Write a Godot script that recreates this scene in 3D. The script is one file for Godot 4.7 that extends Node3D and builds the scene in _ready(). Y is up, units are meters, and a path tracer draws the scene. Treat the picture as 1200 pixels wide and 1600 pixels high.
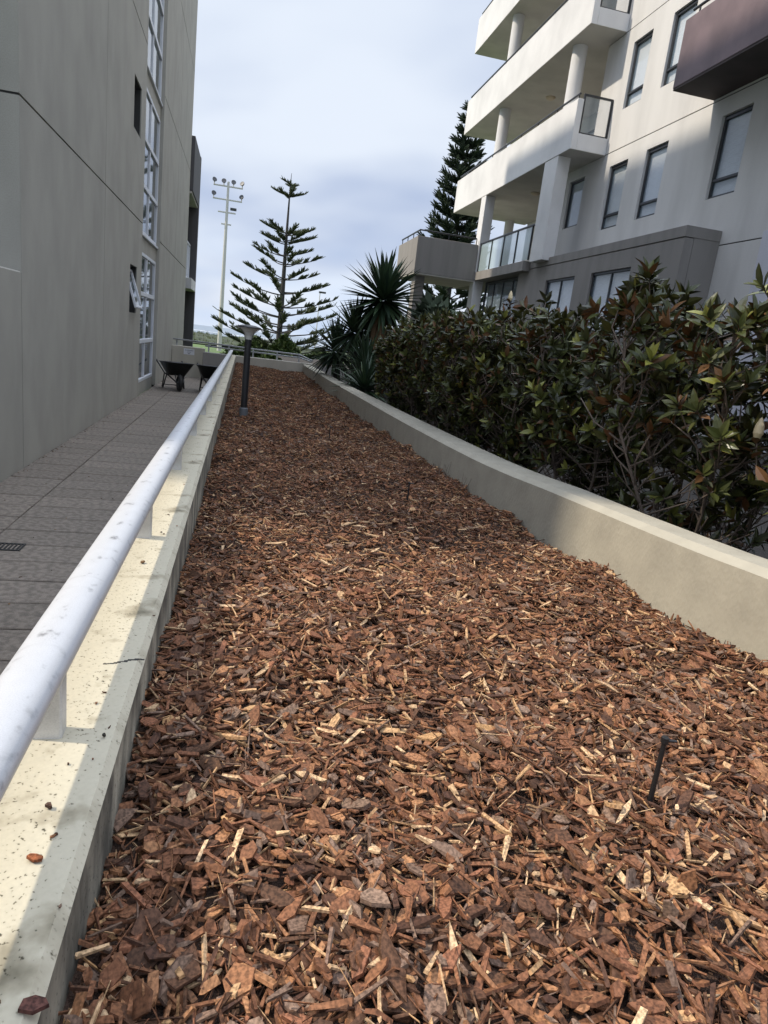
extends Node3D
# Units are metres; the eye of the photographer is the origin, the footpath lies 1.52 m below it, the corridor runs along -z.

const PATH_Y := -1.52
const FACE_L := -1.97     # facade of the left building
const FACE_R := 9.1       # facade of the right building
var rng := RandomNumberGenerator.new()
var tex := {}
var used := {}

# ------------------------------------------------------------------ mesh builder
class MB:
	var v := PackedVector3Array()
	var n := PackedVector3Array()
	var c := PackedColorArray()
	var col := Color.WHITE
	func tri(a: Vector3, b: Vector3, d: Vector3) -> void:
		var nn := (d - a).cross(b - a).normalized()
		v.push_back(a); v.push_back(b); v.push_back(d)
		n.push_back(nn); n.push_back(nn); n.push_back(nn)
		c.push_back(col); c.push_back(col); c.push_back(col)
	func trin(a: Vector3, b: Vector3, d: Vector3, na: Vector3, nb: Vector3, nd: Vector3) -> void:
		v.push_back(a); v.push_back(b); v.push_back(d)
		n.push_back(na); n.push_back(nb); n.push_back(nd)
		c.push_back(col); c.push_back(col); c.push_back(col)
	func quad(a: Vector3, b: Vector3, d: Vector3, e: Vector3) -> void:
		tri(a, b, d); tri(a, d, e)
	func oriented(a: Vector3, b: Vector3, d: Vector3, e: Vector3, out: Vector3) -> void:
		if (d - a).cross(b - a).dot(out) >= 0.0:
			quad(a, b, d, e)
		else:
			quad(e, d, b, a)
	# a box from corner lo to corner hi, its twelve edges chamfered by k
	func box(lo: Vector3, hi: Vector3, k := 0.0, t := Transform3D()) -> void:
		var m := (lo + hi) / 2.0
		var h := (hi - lo) / 2.0
		k = minf(k, minf(h.x, minf(h.y, h.z)) * 0.6)
		var ax := [Vector3.RIGHT, Vector3.UP, Vector3.BACK]
		for i in 3:
			var j := (i + 1) % 3
			var l := (i + 2) % 3
			for s in [-1.0, 1.0]:
				var o: Vector3 = m + ax[i] * s * h[i]
				var p: Vector3 = ax[j] * (h[j] - k)
				var q: Vector3 = ax[l] * (h[l] - k)
				oriented(t * (o - p - q), t * (o + p - q), t * (o + p + q), t * (o - p + q), t.basis * (ax[i] * s))
				if k > 0.0:
					for s2 in [-1.0, 1.0]:
						# the edge between face i and face j
						var a1: Vector3 = m + ax[i] * s * h[i] + ax[j] * s2 * (h[j] - k)
						var a2: Vector3 = m + ax[i] * s * (h[i] - k) + ax[j] * s2 * h[j]
						var w: Vector3 = ax[l] * (h[l] - k)
						oriented(t * (a1 - w), t * (a1 + w), t * (a2 + w), t * (a2 - w), t.basis * (ax[i] * s + ax[j] * s2))
		if k > 0.0:
			for sx in [-1.0, 1.0]:
				for sy in [-1.0, 1.0]:
					for sz in [-1.0, 1.0]:
						var a := m + Vector3(sx * h.x, sy * (h.y - k), sz * (h.z - k))
						var b := m + Vector3(sx * (h.x - k), sy * h.y, sz * (h.z - k))
						var d := m + Vector3(sx * (h.x - k), sy * (h.y - k), sz * h.z)
						a = t * a; b = t * b; d = t * d
						if (d - a).cross(b - a).dot(t.basis * Vector3(sx, sy, sz)) >= 0.0:
							tri(a, b, d)
						else:
							tri(d, b, a)
	# a smooth tube through points with a radius at each
	func tube(pts: Array, radii: Array, sides := 8, capped := true) -> void:
		var rings := []
		var norms := []
		var up := Vector3(0.31, 0.2, 0.93).normalized()
		for i in pts.size():
			var a: Vector3 = pts[maxi(i - 1, 0)]
			var b: Vector3 = pts[mini(i + 1, pts.size() - 1)]
			var d := (b - a).normalized()
			if absf(d.dot(up)) > 0.95:
				up = Vector3(0.9, 0.1, -0.3).normalized()
			var x := d.cross(up).normalized()
			var y := x.cross(d).normalized()
			var ring := []
			var nr := []
			for s in sides:
				var ang := TAU * s / sides
				var o := x * cos(ang) + y * sin(ang)
				ring.push_back(pts[i] + o * radii[i])
				nr.push_back(o)
			rings.push_back(ring)
			norms.push_back(nr)
		for i in pts.size() - 1:
			for s in sides:
				var s2 := (s + 1) % sides
				trin(rings[i][s], rings[i + 1][s2], rings[i + 1][s], norms[i][s], norms[i + 1][s2], norms[i + 1][s])
				trin(rings[i][s], rings[i][s2], rings[i + 1][s2], norms[i][s], norms[i][s2], norms[i + 1][s2])
		if capped:
			for e in [0, pts.size() - 1]:
				for s in range(1, sides - 1):
					tri(rings[e][0], rings[e][s], rings[e][s + 1])
	# a lathe round the vertical line through at; profile points are (radius, height)
	func lathe(at: Vector3, profile: Array, sides := 24) -> void:
		for i in profile.size() - 1:
			var p: Vector2 = profile[i]
			var q: Vector2 = profile[i + 1]
			var d := (q - p).normalized()
			for s in sides:
				var a0 := TAU * s / sides
				var a1 := TAU * (s + 1) / sides
				var u0 := Vector3(cos(a0), 0, sin(a0))
				var u1 := Vector3(cos(a1), 0, sin(a1))
				var n0 := (u0 * d.y - Vector3.UP * d.x).normalized()
				var n1 := (u1 * d.y - Vector3.UP * d.x).normalized()
				var A := at + u0 * p.x + Vector3.UP * p.y
				var B := at + u1 * p.x + Vector3.UP * p.y
				var C := at + u1 * q.x + Vector3.UP * q.y
				var D := at + u0 * q.x + Vector3.UP * q.y
				trin(A, B, C, n0, n1, n1)
				trin(A, C, D, n0, n1, n0)
	# a wall sheet of some depth with openings: O + u*U + v*V, facing N; rect is (u0, v0, u1, v1), holes likewise
	func wall(O: Vector3, U: Vector3, V: Vector3, N: Vector3, rect: Vector4, holes: Array, depth: float) -> void:
		var us := [rect.x, rect.z]
		var vs := [rect.y, rect.w]
		for h in holes:
			us.append_array([h.x, h.z]); vs.append_array([h.y, h.w])
		us.sort(); vs.sort()
		for i in us.size() - 1:
			for j in vs.size() - 1:
				if us[i + 1] - us[i] < 1e-4 or vs[j + 1] - vs[j] < 1e-4:
					continue
				var mu: float = (us[i] + us[i + 1]) / 2.0
				var mv: float = (vs[j] + vs[j + 1]) / 2.0
				var open := false
				for h in holes:
					if mu > h.x and mu < h.z and mv > h.y and mv < h.w:
						open = true
				if open:
					continue
				var a: Vector3 = O + U * us[i] + V * vs[j]
				var b: Vector3 = O + U * us[i + 1] + V * vs[j]
				var d: Vector3 = O + U * us[i + 1] + V * vs[j + 1]
				var e: Vector3 = O + U * us[i] + V * vs[j + 1]
				oriented(a, b, d, e, N)
				var w := -N * depth
				oriented(a + w, b + w, d + w, e + w, -N)
		var edges := holes.duplicate()
		edges.append(rect)
		for k in edges.size():
			var h: Vector4 = edges[k]
			var s := 1.0 if k == edges.size() - 1 else -1.0
			var w := -N * depth
			var p00 := O + U * h.x + V * h.y
			var p10 := O + U * h.z + V * h.y
			var p11 := O + U * h.z + V * h.w
			var p01 := O + U * h.x + V * h.w
			oriented(p00, p10, p10 + w, p00 + w, -V * s)
			oriented(p01, p11, p11 + w, p01 + w, V * s)
			oriented(p00, p01, p01 + w, p00 + w, -U * s)
			oriented(p10, p11, p11 + w, p10 + w, U * s)
	func mesh() -> ArrayMesh:
		var arr := []
		arr.resize(Mesh.ARRAY_MAX)
		arr[Mesh.ARRAY_VERTEX] = v
		arr[Mesh.ARRAY_NORMAL] = n
		arr[Mesh.ARRAY_COLOR] = c
		var m := ArrayMesh.new()
		m.add_surface_from_arrays(Mesh.PRIMITIVE_TRIANGLES, arr)
		return m

# ------------------------------------------------------------------ naming
func numbered(called: String) -> String:
	used[called] = used.get(called, -1) + 1
	return called if used[called] == 0 else "%s_%03d" % [called, used[called]]

func part(called: String, mesh: Mesh, m: Material, parent: Node3D, t := Transform3D()) -> MeshInstance3D:
	var o := MeshInstance3D.new()
	o.mesh = mesh
	o.material_override = m
	o.transform = t
	var key := str(parent.get_instance_id()) + called
	used[key] = used.get(key, -1) + 1
	o.name = called if used[key] == 0 else "%s_%03d" % [called, used[key]]
	parent.add_child(o, true)
	return o

func tag(o: Node3D, label: String, category: String, group := "") -> void:
	o.set_meta("label", label)
	o.set_meta("category", category)
	if group:
		o.set_meta("group", group)

func thing(called: String, label: String, category: String, at := Vector3.ZERO, turn := 0.0, group := "") -> Node3D:
	var o := Node3D.new()
	o.name = numbered(called)
	add_child(o, true)
	o.position = at
	o.rotation.y = turn
	tag(o, label, category, group)
	return o

func single(called: String, mesh: Mesh, m: Material, label: String, category: String, group := "", t := Transform3D()) -> MeshInstance3D:
	var o := MeshInstance3D.new()
	o.mesh = mesh
	o.material_override = m
	o.name = numbered(called)
	o.transform = t
	add_child(o, true)
	tag(o, label, category, group)
	return o

func setting(called: String, mesh: Mesh, m: Material) -> MeshInstance3D:
	var o := MeshInstance3D.new()
	o.mesh = mesh
	o.material_override = m
	o.name = numbered(called)
	add_child(o, true)
	o.set_meta("kind", "structure")
	return o

func many(called: String, mesh: Mesh, m: Material, where: Array, colors: Array, parent: Node3D) -> MultiMeshInstance3D:
	var mm := MultiMesh.new()
	mm.transform_format = MultiMesh.TRANSFORM_3D
	mm.use_colors = true
	mm.mesh = mesh
	mm.instance_count = where.size()
	for i in where.size():
		mm.set_instance_transform(i, where[i])
		mm.set_instance_color(i, colors[i])
	var o := MultiMeshInstance3D.new()
	o.multimesh = mm
	o.material_override = m
	o.name = called
	parent.add_child(o, true)
	o.set_meta("kind", "stuff")
	return o

# ------------------------------------------------------------------ materials
func noise_tex(key: String, freq: float, lo: float, hi: float, octaves := 5, size := 512, kind := FastNoiseLite.TYPE_SIMPLEX_SMOOTH, contrast := 1.0, tint := Color.WHITE) -> NoiseTexture2D:
	if tex.has(key):
		return tex[key]
	var f := FastNoiseLite.new()
	f.seed = hash(key) % 10000
	f.noise_type = kind
	f.frequency = freq
	f.fractal_octaves = octaves
	f.fractal_gain = 0.55
	var t := NoiseTexture2D.new()
	t.width = size; t.height = size
	t.seamless = true
	t.noise = f
	var g := Gradient.new()
	var m := 0.5 / contrast
	g.offsets = PackedFloat32Array([0.5 - m, 0.5 + m])
	g.colors = PackedColorArray([Color(lo * tint.r, lo * tint.g, lo * tint.b), Color(hi, hi, hi)])
	t.color_ramp = g
	tex[key] = t
	return t

func lin(r: float, g: float, b: float, a := 1.0) -> Color:
	var c := Color(r, g, b).linear_to_srgb()
	c.a = a
	return c

func plain(color: Color, rough := 0.8, metal := 0.0, spec := 0.5) -> StandardMaterial3D:
	var m := StandardMaterial3D.new()
	m.albedo_color = color
	m.roughness = rough
	m.metallic = metal
	m.metallic_specular = spec
	return m

# a rendered or cast surface: broad blotches or streaks times fine grain, and fine relief
func mottled(color: Color, rough: float, broad: Texture2D, broad_scale: Vector3, fine: Texture2D, fine_scale: float, relief := 0.0, relief_tex: Texture2D = null) -> StandardMaterial3D:
	var m := plain(color, rough)
	m.albedo_texture = broad
	m.uv1_triplanar = true
	m.uv1_world_triplanar = true
	m.uv1_scale = broad_scale
	m.detail_enabled = true
	m.detail_albedo = fine
	m.detail_blend_mode = BaseMaterial3D.BLEND_MODE_MUL
	m.detail_uv_layer = BaseMaterial3D.DETAIL_UV_2
	m.uv2_triplanar = true
	m.uv2_world_triplanar = true
	m.uv2_scale = Vector3.ONE * fine_scale
	if relief > 0.0:
		m.heightmap_enabled = true
		m.heightmap_scale = relief
		m.heightmap_texture = relief_tex
	return m

func glass(alpha := 0.12, tint := Color(0.75, 0.85, 0.85)) -> StandardMaterial3D:
	var m := plain(Color(tint.r, tint.g, tint.b, alpha), 0.03, 0.0, 0.5)
	m.transparency = BaseMaterial3D.TRANSPARENCY_ALPHA
	return m

var M := {}

func make_materials() -> void:
	var streak := noise_tex("streak", 0.010, 0.945, 1.02, 6, 512, FastNoiseLite.TYPE_SIMPLEX_SMOOTH, 1.3)
	var blotch := noise_tex("blotch", 0.009, 0.84, 1.05, 6, 512, FastNoiseLite.TYPE_SIMPLEX_SMOOTH, 1.3)
	var grain := noise_tex("grain", 0.12, 0.92, 1.05, 3, 512)
	var specks := noise_tex("specks", 0.16, 0.72, 1.02, 2, 512, FastNoiseLite.TYPE_SIMPLEX_SMOOTH, 2.2)
	var pebble := noise_tex("pebble", 0.1, 0.0, 1.0, 2, 512, FastNoiseLite.TYPE_CELLULAR)
	var rock := noise_tex("rock", 0.05, 0.0, 1.0, 5, 512)
	var dirt := noise_tex("dirt", 0.014, 0.80, 1.04, 6, 512, FastNoiseLite.TYPE_SIMPLEX_SMOOTH, 1.9)
	var drips := noise_tex("drips", 0.02, 0.52, 1.02, 5, 512, FastNoiseLite.TYPE_SIMPLEX_SMOOTH, 1.8)
	var faint := noise_tex("faint", 0.008, 0.92, 1.03)
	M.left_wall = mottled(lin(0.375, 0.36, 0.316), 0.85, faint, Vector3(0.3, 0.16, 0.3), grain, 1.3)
	var pits := noise_tex("pits", 0.07, 0.4, 1.0, 3, 512)
	pits.color_ramp.offsets = PackedFloat32Array([0.0, 0.17, 0.25, 1.0])
	pits.color_ramp.colors = PackedColorArray([Color(0.25, 0.24, 0.22), Color(0.5, 0.49, 0.46), Color(0.96, 0.96, 0.96), Color(1, 1, 1)])
	var stain := noise_tex("stain", 0.012, 0.5, 1.0, 6, 512)
	stain.color_ramp.offsets = PackedFloat32Array([0.0, 0.22, 0.42, 1.0])
	stain.color_ramp.colors = PackedColorArray([Color(0.62, 0.61, 0.58), Color(0.82, 0.81, 0.79), Color(0.98, 0.98, 0.98), Color(1, 1, 1)])
	var scuff := noise_tex("scuff", 0.03, 0.5, 1.0, 6, 512)
	scuff.color_ramp.offsets = PackedFloat32Array([0.0, 0.16, 0.27, 1.0])
	scuff.color_ramp.colors = PackedColorArray([Color(0.45, 0.44, 0.44), Color(0.80, 0.80, 0.80), Color(0.97, 0.97, 0.97), Color(1, 1, 1)])
	M.left_joint = plain(lin(0.035, 0.034, 0.033), 0.9)
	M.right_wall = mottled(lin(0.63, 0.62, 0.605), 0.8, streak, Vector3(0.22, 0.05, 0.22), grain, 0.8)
	M.right_white = mottled(lin(0.70, 0.695, 0.69), 0.75, faint, Vector3(0.15, 0.12, 0.15), grain, 0.8)
	M.soffit = mottled(lin(0.54, 0.52, 0.48), 0.85, faint, Vector3(0.2, 0.2, 0.2), grain, 0.8)
	M.grey_base = mottled(lin(0.25, 0.235, 0.22), 0.85, streak, Vector3(0.5, 0.06, 0.5), grain, 0.9)
	M.dark_wing = mottled(lin(0.085, 0.082, 0.085), 0.8, streak, Vector3(0.5, 0.1, 0.5), grain, 1.0)
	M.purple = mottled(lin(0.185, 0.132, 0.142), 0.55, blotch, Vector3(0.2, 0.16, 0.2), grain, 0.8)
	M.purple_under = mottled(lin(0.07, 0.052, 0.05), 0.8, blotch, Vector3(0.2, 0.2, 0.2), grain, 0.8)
	M.lavender = mottled(lin(0.60, 0.60, 0.66), 0.8, streak, Vector3(0.4, 0.1, 0.4), grain, 0.8)
	M.coping = mottled(lin(0.53, 0.485, 0.372), 0.9, stain, Vector3(1.1, 1.1, 1.1), pits, 2.6, 0.12, rock)
	M.planter = mottled(lin(0.44, 0.405, 0.32), 0.92, drips, Vector3(0.7, 0.35, 0.7), pits, 2.3, 0.12, pebble)
	M.planter_right = mottled(lin(0.50, 0.458, 0.362), 0.9, faint, Vector3(1.2, 0.8, 1.2), specks, 5.5, 0.12, pebble)
	M.end_wall = mottled(lin(0.46, 0.43, 0.36), 0.9, streak, Vector3(0.5, 0.15, 0.5), grain, 2.0)
	M.paver = mottled(lin(0.285, 0.243, 0.205), 0.8, dirt, Vector3(2.6, 2.6, 2.6), specks, 3.5, 0.15, rock)
	for k in 3:
		M["paver_%d" % k] = M.paver.duplicate()
		M["paver_%d" % k].albedo_color = [lin(0.275, 0.230, 0.187), lin(0.318, 0.266, 0.217), lin(0.295, 0.248, 0.203)][k]
	M.path_bed = plain(lin(0.03, 0.028, 0.026), 0.95)
	M.rail = mottled(lin(0.55, 0.554, 0.566), 0.42, scuff, Vector3(1.4, 1.4, 0.9), grain, 6.0)
	M.rail.metallic = 0.15
	M.steel = mottled(lin(0.42, 0.43, 0.45), 0.4, blotch, Vector3(1, 1, 1), grain, 4.0)
	M.steel.metallic = 0.4
	M.post = mottled(lin(0.62, 0.61, 0.58), 0.55, blotch, Vector3(1.5, 1.5, 1.5), grain, 4.0)
	M.white_frame = plain(lin(0.62, 0.64, 0.68), 0.45)
	M.dark_frame = plain(lin(0.022, 0.024, 0.028), 0.4)
	M.blind = mottled(lin(0.80, 0.82, 0.84), 0.8, noise_tex("slats", 0.02, 0.88, 1.03, 3), Vector3(0.4, 6.0, 0.4), grain, 1.0)
	M.curtain = mottled(lin(0.09, 0.10, 0.11), 0.85, streak, Vector3(6.0, 0.2, 6.0), grain, 1.0)
	M.room = plain(lin(0.03, 0.032, 0.036), 0.9)
	M.glass = glass(0.22, Color(0.62, 0.72, 0.80))  # bluish tint and opacity put reflected sky into the pane colour
	M.glass_mirror = glass(0.14, Color(0.6, 0.68, 0.75))
	M.glass_mirror.metallic_specular = 0.75
	M.glass_frost = glass(0.55, Color(0.72, 0.80, 0.82))
	M.glass_frost.roughness = 0.2
	M.black = plain(lin(0.012, 0.012, 0.013), 0.45)
	M.black_rubber = plain(lin(0.014, 0.014, 0.014), 0.7)
	M.tray = mottled(lin(0.014, 0.016, 0.015), 0.5, blotch, Vector3(2, 2, 2), grain, 4.0)
	M.sleeve = plain(lin(0.10, 0.105, 0.11), 0.6)
	M.lens = plain(lin(0.62, 0.62, 0.58, 1.0), 0.3)
	M.lens.backlight_enabled = true
	M.lens.backlight = Color(0.7, 0.7, 0.66)
	M.sign = plain(lin(0.62, 0.63, 0.66), 0.5)
	M.ink = plain(lin(0.02, 0.03, 0.07), 0.6)
	M.chip = plain(Color.WHITE, 0.78, 0.0, 0.35)
	M.chip.vertex_color_use_as_albedo = true
	M.chip.albedo_texture = noise_tex("fibre", 0.03, 0.55, 1.15, 5, 512, FastNoiseLite.TYPE_SIMPLEX_SMOOTH, 1.5)
	M.chip.uv1_triplanar = true
	M.chip.uv1_world_triplanar = true
	M.chip.uv1_scale = Vector3(9, 9, 9)
	M.mulch_soil = mottled(lin(0.095, 0.052, 0.034), 0.95, blotch, Vector3(3, 3, 3), specks, 9.0, 1.0, rock)
	M.soil = mottled(lin(0.045, 0.036, 0.028), 0.95, dirt, Vector3(0.7, 0.7, 0.7), specks, 3.0, 1.0, rock)
	M.leaf = plain(Color.WHITE, 0.34, 0.0, 0.45)
	M.leaf.vertex_color_use_as_albedo = true
	M.stem = mottled(lin(0.15, 0.115, 0.09), 0.85, streak, Vector3(3, 1, 3), grain, 8.0)
	M.petal = plain(lin(0.62, 0.50, 0.30), 0.5)
	M.blade = plain(Color.WHITE, 0.45, 0.0, 0.5)
	M.blade.vertex_color_use_as_albedo = true
	M.dead_leaf = plain(lin(0.24, 0.155, 0.085), 0.85)
	M.bark = mottled(lin(0.05, 0.045, 0.042), 0.9, streak, Vector3(1, 0.4, 1), grain, 2.0)
	M.needle = plain(Color.WHITE, 0.7, 0.0, 0.3)
	M.needle.vertex_color_use_as_albedo = true
	M.lawn = mottled(lin(0.085, 0.135, 0.035), 0.95, blotch, Vector3(0.05, 0.05, 0.05), grain, 0.6)
	M.dune = mottled(lin(0.055, 0.075, 0.028), 0.95, noise_tex("scrub", 0.02, 0.45, 1.3, 6, 512, FastNoiseLite.TYPE_SIMPLEX_SMOOTH, 1.6), Vector3(0.06, 0.06, 0.06), specks, 0.5)
	M.sea = mottled(lin(0.16, 0.20, 0.24), 0.35, noise_tex("swell", 0.02, 0.8, 1.1), Vector3(0.01, 0.01, 0.004), grain, 0.05)
	M.foam = plain(lin(0.75, 0.77, 0.78), 0.9)
	M.galvanised = plain(lin(0.50, 0.48, 0.44), 0.5, 0.1)
	M.lamp_shell = plain(lin(0.035, 0.037, 0.04), 0.5)
	M.lamp_dome = plain(lin(0.50, 0.42, 0.30), 0.5)
	M.grate = plain(lin(0.02, 0.02, 0.02), 0.6)

# ------------------------------------------------------------------ light and camera
func make_sky() -> ImageTexture:
	var w := 1024
	var h := 512
	var im := Image.create(w, h, false, Image.FORMAT_RGBF)
	var f := FastNoiseLite.new()
	f.seed = 12
	f.noise_type = FastNoiseLite.TYPE_SIMPLEX_SMOOTH
	f.frequency = 1.0
	f.fractal_octaves = 5
	f.fractal_gain = 0.45
	var f2: FastNoiseLite = f.duplicate()
	f2.seed = 77
	f2.frequency = 2.2
	var sun := Vector3(-1, 1.07, -0.15).normalized()
	for y in h:
		var pv := PI * (y + 0.5) / h
		for x in w:
			var pu := TAU * (x + 0.5) / w
			var d := Vector3(sin(pv) * sin(pu), cos(pv), -sin(pv) * cos(pu))
			var e := maxf(d.y, 0.0)
			# clouds lie on a sheet overhead, so they flatten towards the horizon
			var q := Vector3(d.x, 0, d.z) / (e + 0.22)
			var s := Vector3(q.x * 0.75 + q.z * 0.35, 0.0, q.z * 0.55 - q.x * 0.30) * 1.1
			var k: float = f.get_noise_3d(s.x * 0.55, 3.0, s.z * 1.25) * 0.6 + 0.5
			var k2: float = f2.get_noise_3d(s.x * 0.6, 9.0, s.z * 1.3)
			k = clampf(0.5 + (k - 0.5) * 1.9 + k2 * 0.34, 0.0, 1.0)
			k = k * k * (3.0 - 2.0 * k)
			var dark := Color(0.41, 0.50, 0.70)
			var pale := Color(0.76, 0.83, 0.94)
			var cc := dark.lerp(pale, k)
			var low := clampf(1.0 - e / 0.16, 0.0, 1.0)
			var wisps := clampf(f2.get_noise_3d(d.x * 2.2, d.y * 9.0, d.z * 2.2) * 0.8 + 0.5, 0.0, 1.0)
			cc = cc.lerp(Color(0.55, 0.69, 0.92).lerp(Color(0.92, 0.95, 0.99), wisps), low * 0.75)
			# thin overcast: brighter overhead and round the veiled sun
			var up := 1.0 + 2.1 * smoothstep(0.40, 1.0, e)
			var near_sun := pow(maxf(d.dot(sun), 0.0), 6.0)
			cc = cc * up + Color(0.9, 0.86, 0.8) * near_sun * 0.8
			im.set_pixel(x, y, cc)
	return ImageTexture.create_from_image(im)

func _ready() -> void:
	rng.seed = 20240
	var cam := Camera3D.new()
	cam.name = "camera"
	cam.fov = 74.99
	cam.near = 0.02
	cam.far = 9000.0
	cam.transform = Transform3D(Basis(Vector3(0.97294, 0.116991, 0.199249), Vector3(-0.062996, 0.963983, -0.258397), Vector3(-0.222303, 0.238853, 0.945267)).orthonormalized(), Vector3.ZERO)
	add_child(cam)
	cam.current = true
	var env := Environment.new()
	env.background_mode = Environment.BG_SKY
	var sky := Sky.new()
	var pm := PanoramaSkyMaterial.new()
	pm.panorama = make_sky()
	sky.sky_material = pm
	env.sky = sky
	env.background_energy_multiplier = 1.0
	env.tonemap_mode = Environment.TONE_MAPPER_LINEAR
	env.tonemap_exposure = 1.06
	env.sdfgi_enabled = true
	env.ssao_enabled = true
	env.ssil_enabled = true
	var we := WorldEnvironment.new()
	we.name = "world_environment"
	we.environment = env
	add_child(we)
	var sun := DirectionalLight3D.new()
	sun.name = "sun"
	sun.light_energy = 1.3
	sun.light_color = Color(1.0, 0.95, 0.87)
	sun.light_angular_distance = 1.4
	sun.shadow_enabled = true
	sun.look_at_from_position(Vector3.ZERO, Vector3(1.0, -1.07, 0.15), Vector3.UP)
	add_child(sun)

	make_materials()
	build_ground()
	build_left_building()
	build_right_building()
	build_planter()
	build_end()
	build_handrail()
	build_mulch()
	build_hedge()
	build_yuccas()
	build_pine(Vector3(2.25, -2.2, -45.0))
	build_dense_pine(Vector3(13.4, -2.0, -46.0))
	build_far()
	build_small_things()

# ------------------------------------------------------------------ ground, dune, sea
func ground_y(x: float, z: float) -> float:
	var d := -z
	var y := PATH_Y - 0.06
	y = lerpf(y, -2.0, smoothstep(24.0, 40.0, d))
	var ridge := exp(-pow((d - 86.0) / 13.0, 2.0))
	y += ridge * (0.72 + 0.26 * sin(x * 0.16 + 2.2) + 0.16 * sin(x * 0.47) + 0.08 * sin(x * 1.3 + 1.0))
	y = lerpf(y, -5.6, smoothstep(98.0, 150.0, d))
	return y

func build_ground() -> void:
	var b := MB.new()
	var zs := [30.0, 4.0, 0.0, -5.0, -10.0, -15.0, -20.0, -24.0]
	var z := -28.0
	while z > -160.0:
		zs.append(z)
		z -= 3.0
	zs.append(-200.0)
	var xs := []
	var x := -150.0
	while x <= 150.0:
		xs.append(x)
		x += 3.0 if absf(x) < 60.0 else 10.0
	for i in zs.size() - 1:
		for j in xs.size() - 1:
			var p := []
			for k in [[0, 0], [1, 0], [1, 1], [0, 1]]:
				var xx: float = xs[j + k[0]]
				var zz: float = zs[i + k[1]]
				p.append(Vector3(xx, ground_y(xx, zz), zz))
			b.oriented(p[0], p[1], p[2], p[3], Vector3.UP)
	setting("lawn", b.mesh(), M.lawn)
	# scrub on the ridge, 4 mm and more above the lawn
	var d := MB.new()
	for i in 16:
		for j in 60:
			var p := []
			for k in [[0, 0], [1, 0], [1, 1], [0, 1]]:
				var xx: float = -60.0 + 2.4 * (j + k[0])
				var zz: float = -68.0 - 2.4 * (i + k[1])
				p.append(Vector3(xx, ground_y(xx, zz) + 0.10 + 0.05 * sin(xx * 2.1 + zz), zz))
			d.oriented(p[0], p[1], p[2], p[3], Vector3.UP)
	setting("dune", d.mesh(), M.dune)
	var s := MB.new()
	s.oriented(Vector3(-4000, -5.5, -130), Vector3(4000, -5.5, -130), Vector3(4000, -5.5, -6000), Vector3(-4000, -5.5, -6000), Vector3.UP)
	setting("sea", s.mesh(), M.sea)
	var w := MB.new()
	for k in 4:
		var zz := -480.0 - k * 55.0 - rng.randf() * 25.0
		var xx := -320.0
		while xx < 500.0:
			var l := rng.randf_range(30.0, 120.0)
			var y := -5.48
			w.box(Vector3(xx, y, zz - rng.randf_range(3.0, 7.0)), Vector3(xx + l, y + 0.35, zz), 0.15)
			xx += l + rng.randf_range(10.0, 70.0)
	var foam := setting("sea_foam", w.mesh(), M.foam)
	foam.set_meta("kind", "stuff")
	# dune grass
	var g := MB.new()
	for k in 5:
		var a := TAU * k / 5.0
		var o := Vector3(cos(a), 0, sin(a))
		var p := o * 0.12
		var side := Vector3(-sin(a), 0, cos(a)) * 0.05
		g.tri(p - side, p + side, p + o * 0.16 + Vector3.UP * (0.34 + 0.07 * k))
	var where := []
	var cols := []
	for k in 2600:
		var xx := rng.randf_range(-32.0, 40.0)
		var zz := rng.randf_range(-92.0, -69.0)
		var sc := rng.randf_range(0.35, 0.75)
		where.append(Transform3D(Basis.from_euler(Vector3(0, rng.randf() * TAU, 0)).scaled(Vector3(sc, sc * rng.randf_range(0.6, 1.2), sc)), Vector3(xx, ground_y(xx, zz) + 0.05, zz)))
		var t := rng.randf()
		cols.append(Color(0.07, 0.10, 0.035).lerp(Color(0.15, 0.15, 0.07), t * t))
	var gr := many("dune_grass", g.mesh(), M.needle, where, cols, self)
	gr.set_meta("kind", "stuff")
	# footpath: bed, then every paver as a slab of its own
	var bed := MB.new()
	bed.box(Vector3(FACE_L - 0.02, PATH_Y - 0.2, -20.8), Vector3(-0.38, PATH_Y - 0.03, 3.0))
	var path := setting("footpath", bed.mesh(), M.path_bed)
	var kinds := []
	for v in 3:
		for wdt in [0.444, 0.62, 0.44]:
			var q := MB.new()
			q.box(Vector3(0, -0.05, -0.303), Vector3(wdt, 0, 0), 0.005)
			kinds.append(q.mesh())
	var zz2 := 0.9
	var row := 0
	while zz2 > -20.4:
		var xs2 := [FACE_L + 0.006, FACE_L + 0.459, FACE_L + 1.122]
		for k in 3:
			var o := part("paver", kinds[(row % 3) * 3 + k], M["paver_%d" % (rng.randi() % 3)], path)
			o.position = Vector3(xs2[k], PATH_Y + rng.randf_range(-0.002, 0.002), zz2)
			o.rotation.y = rng.randf_range(-0.002, 0.002)
		zz2 -= 0.32
		row += 1

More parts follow.
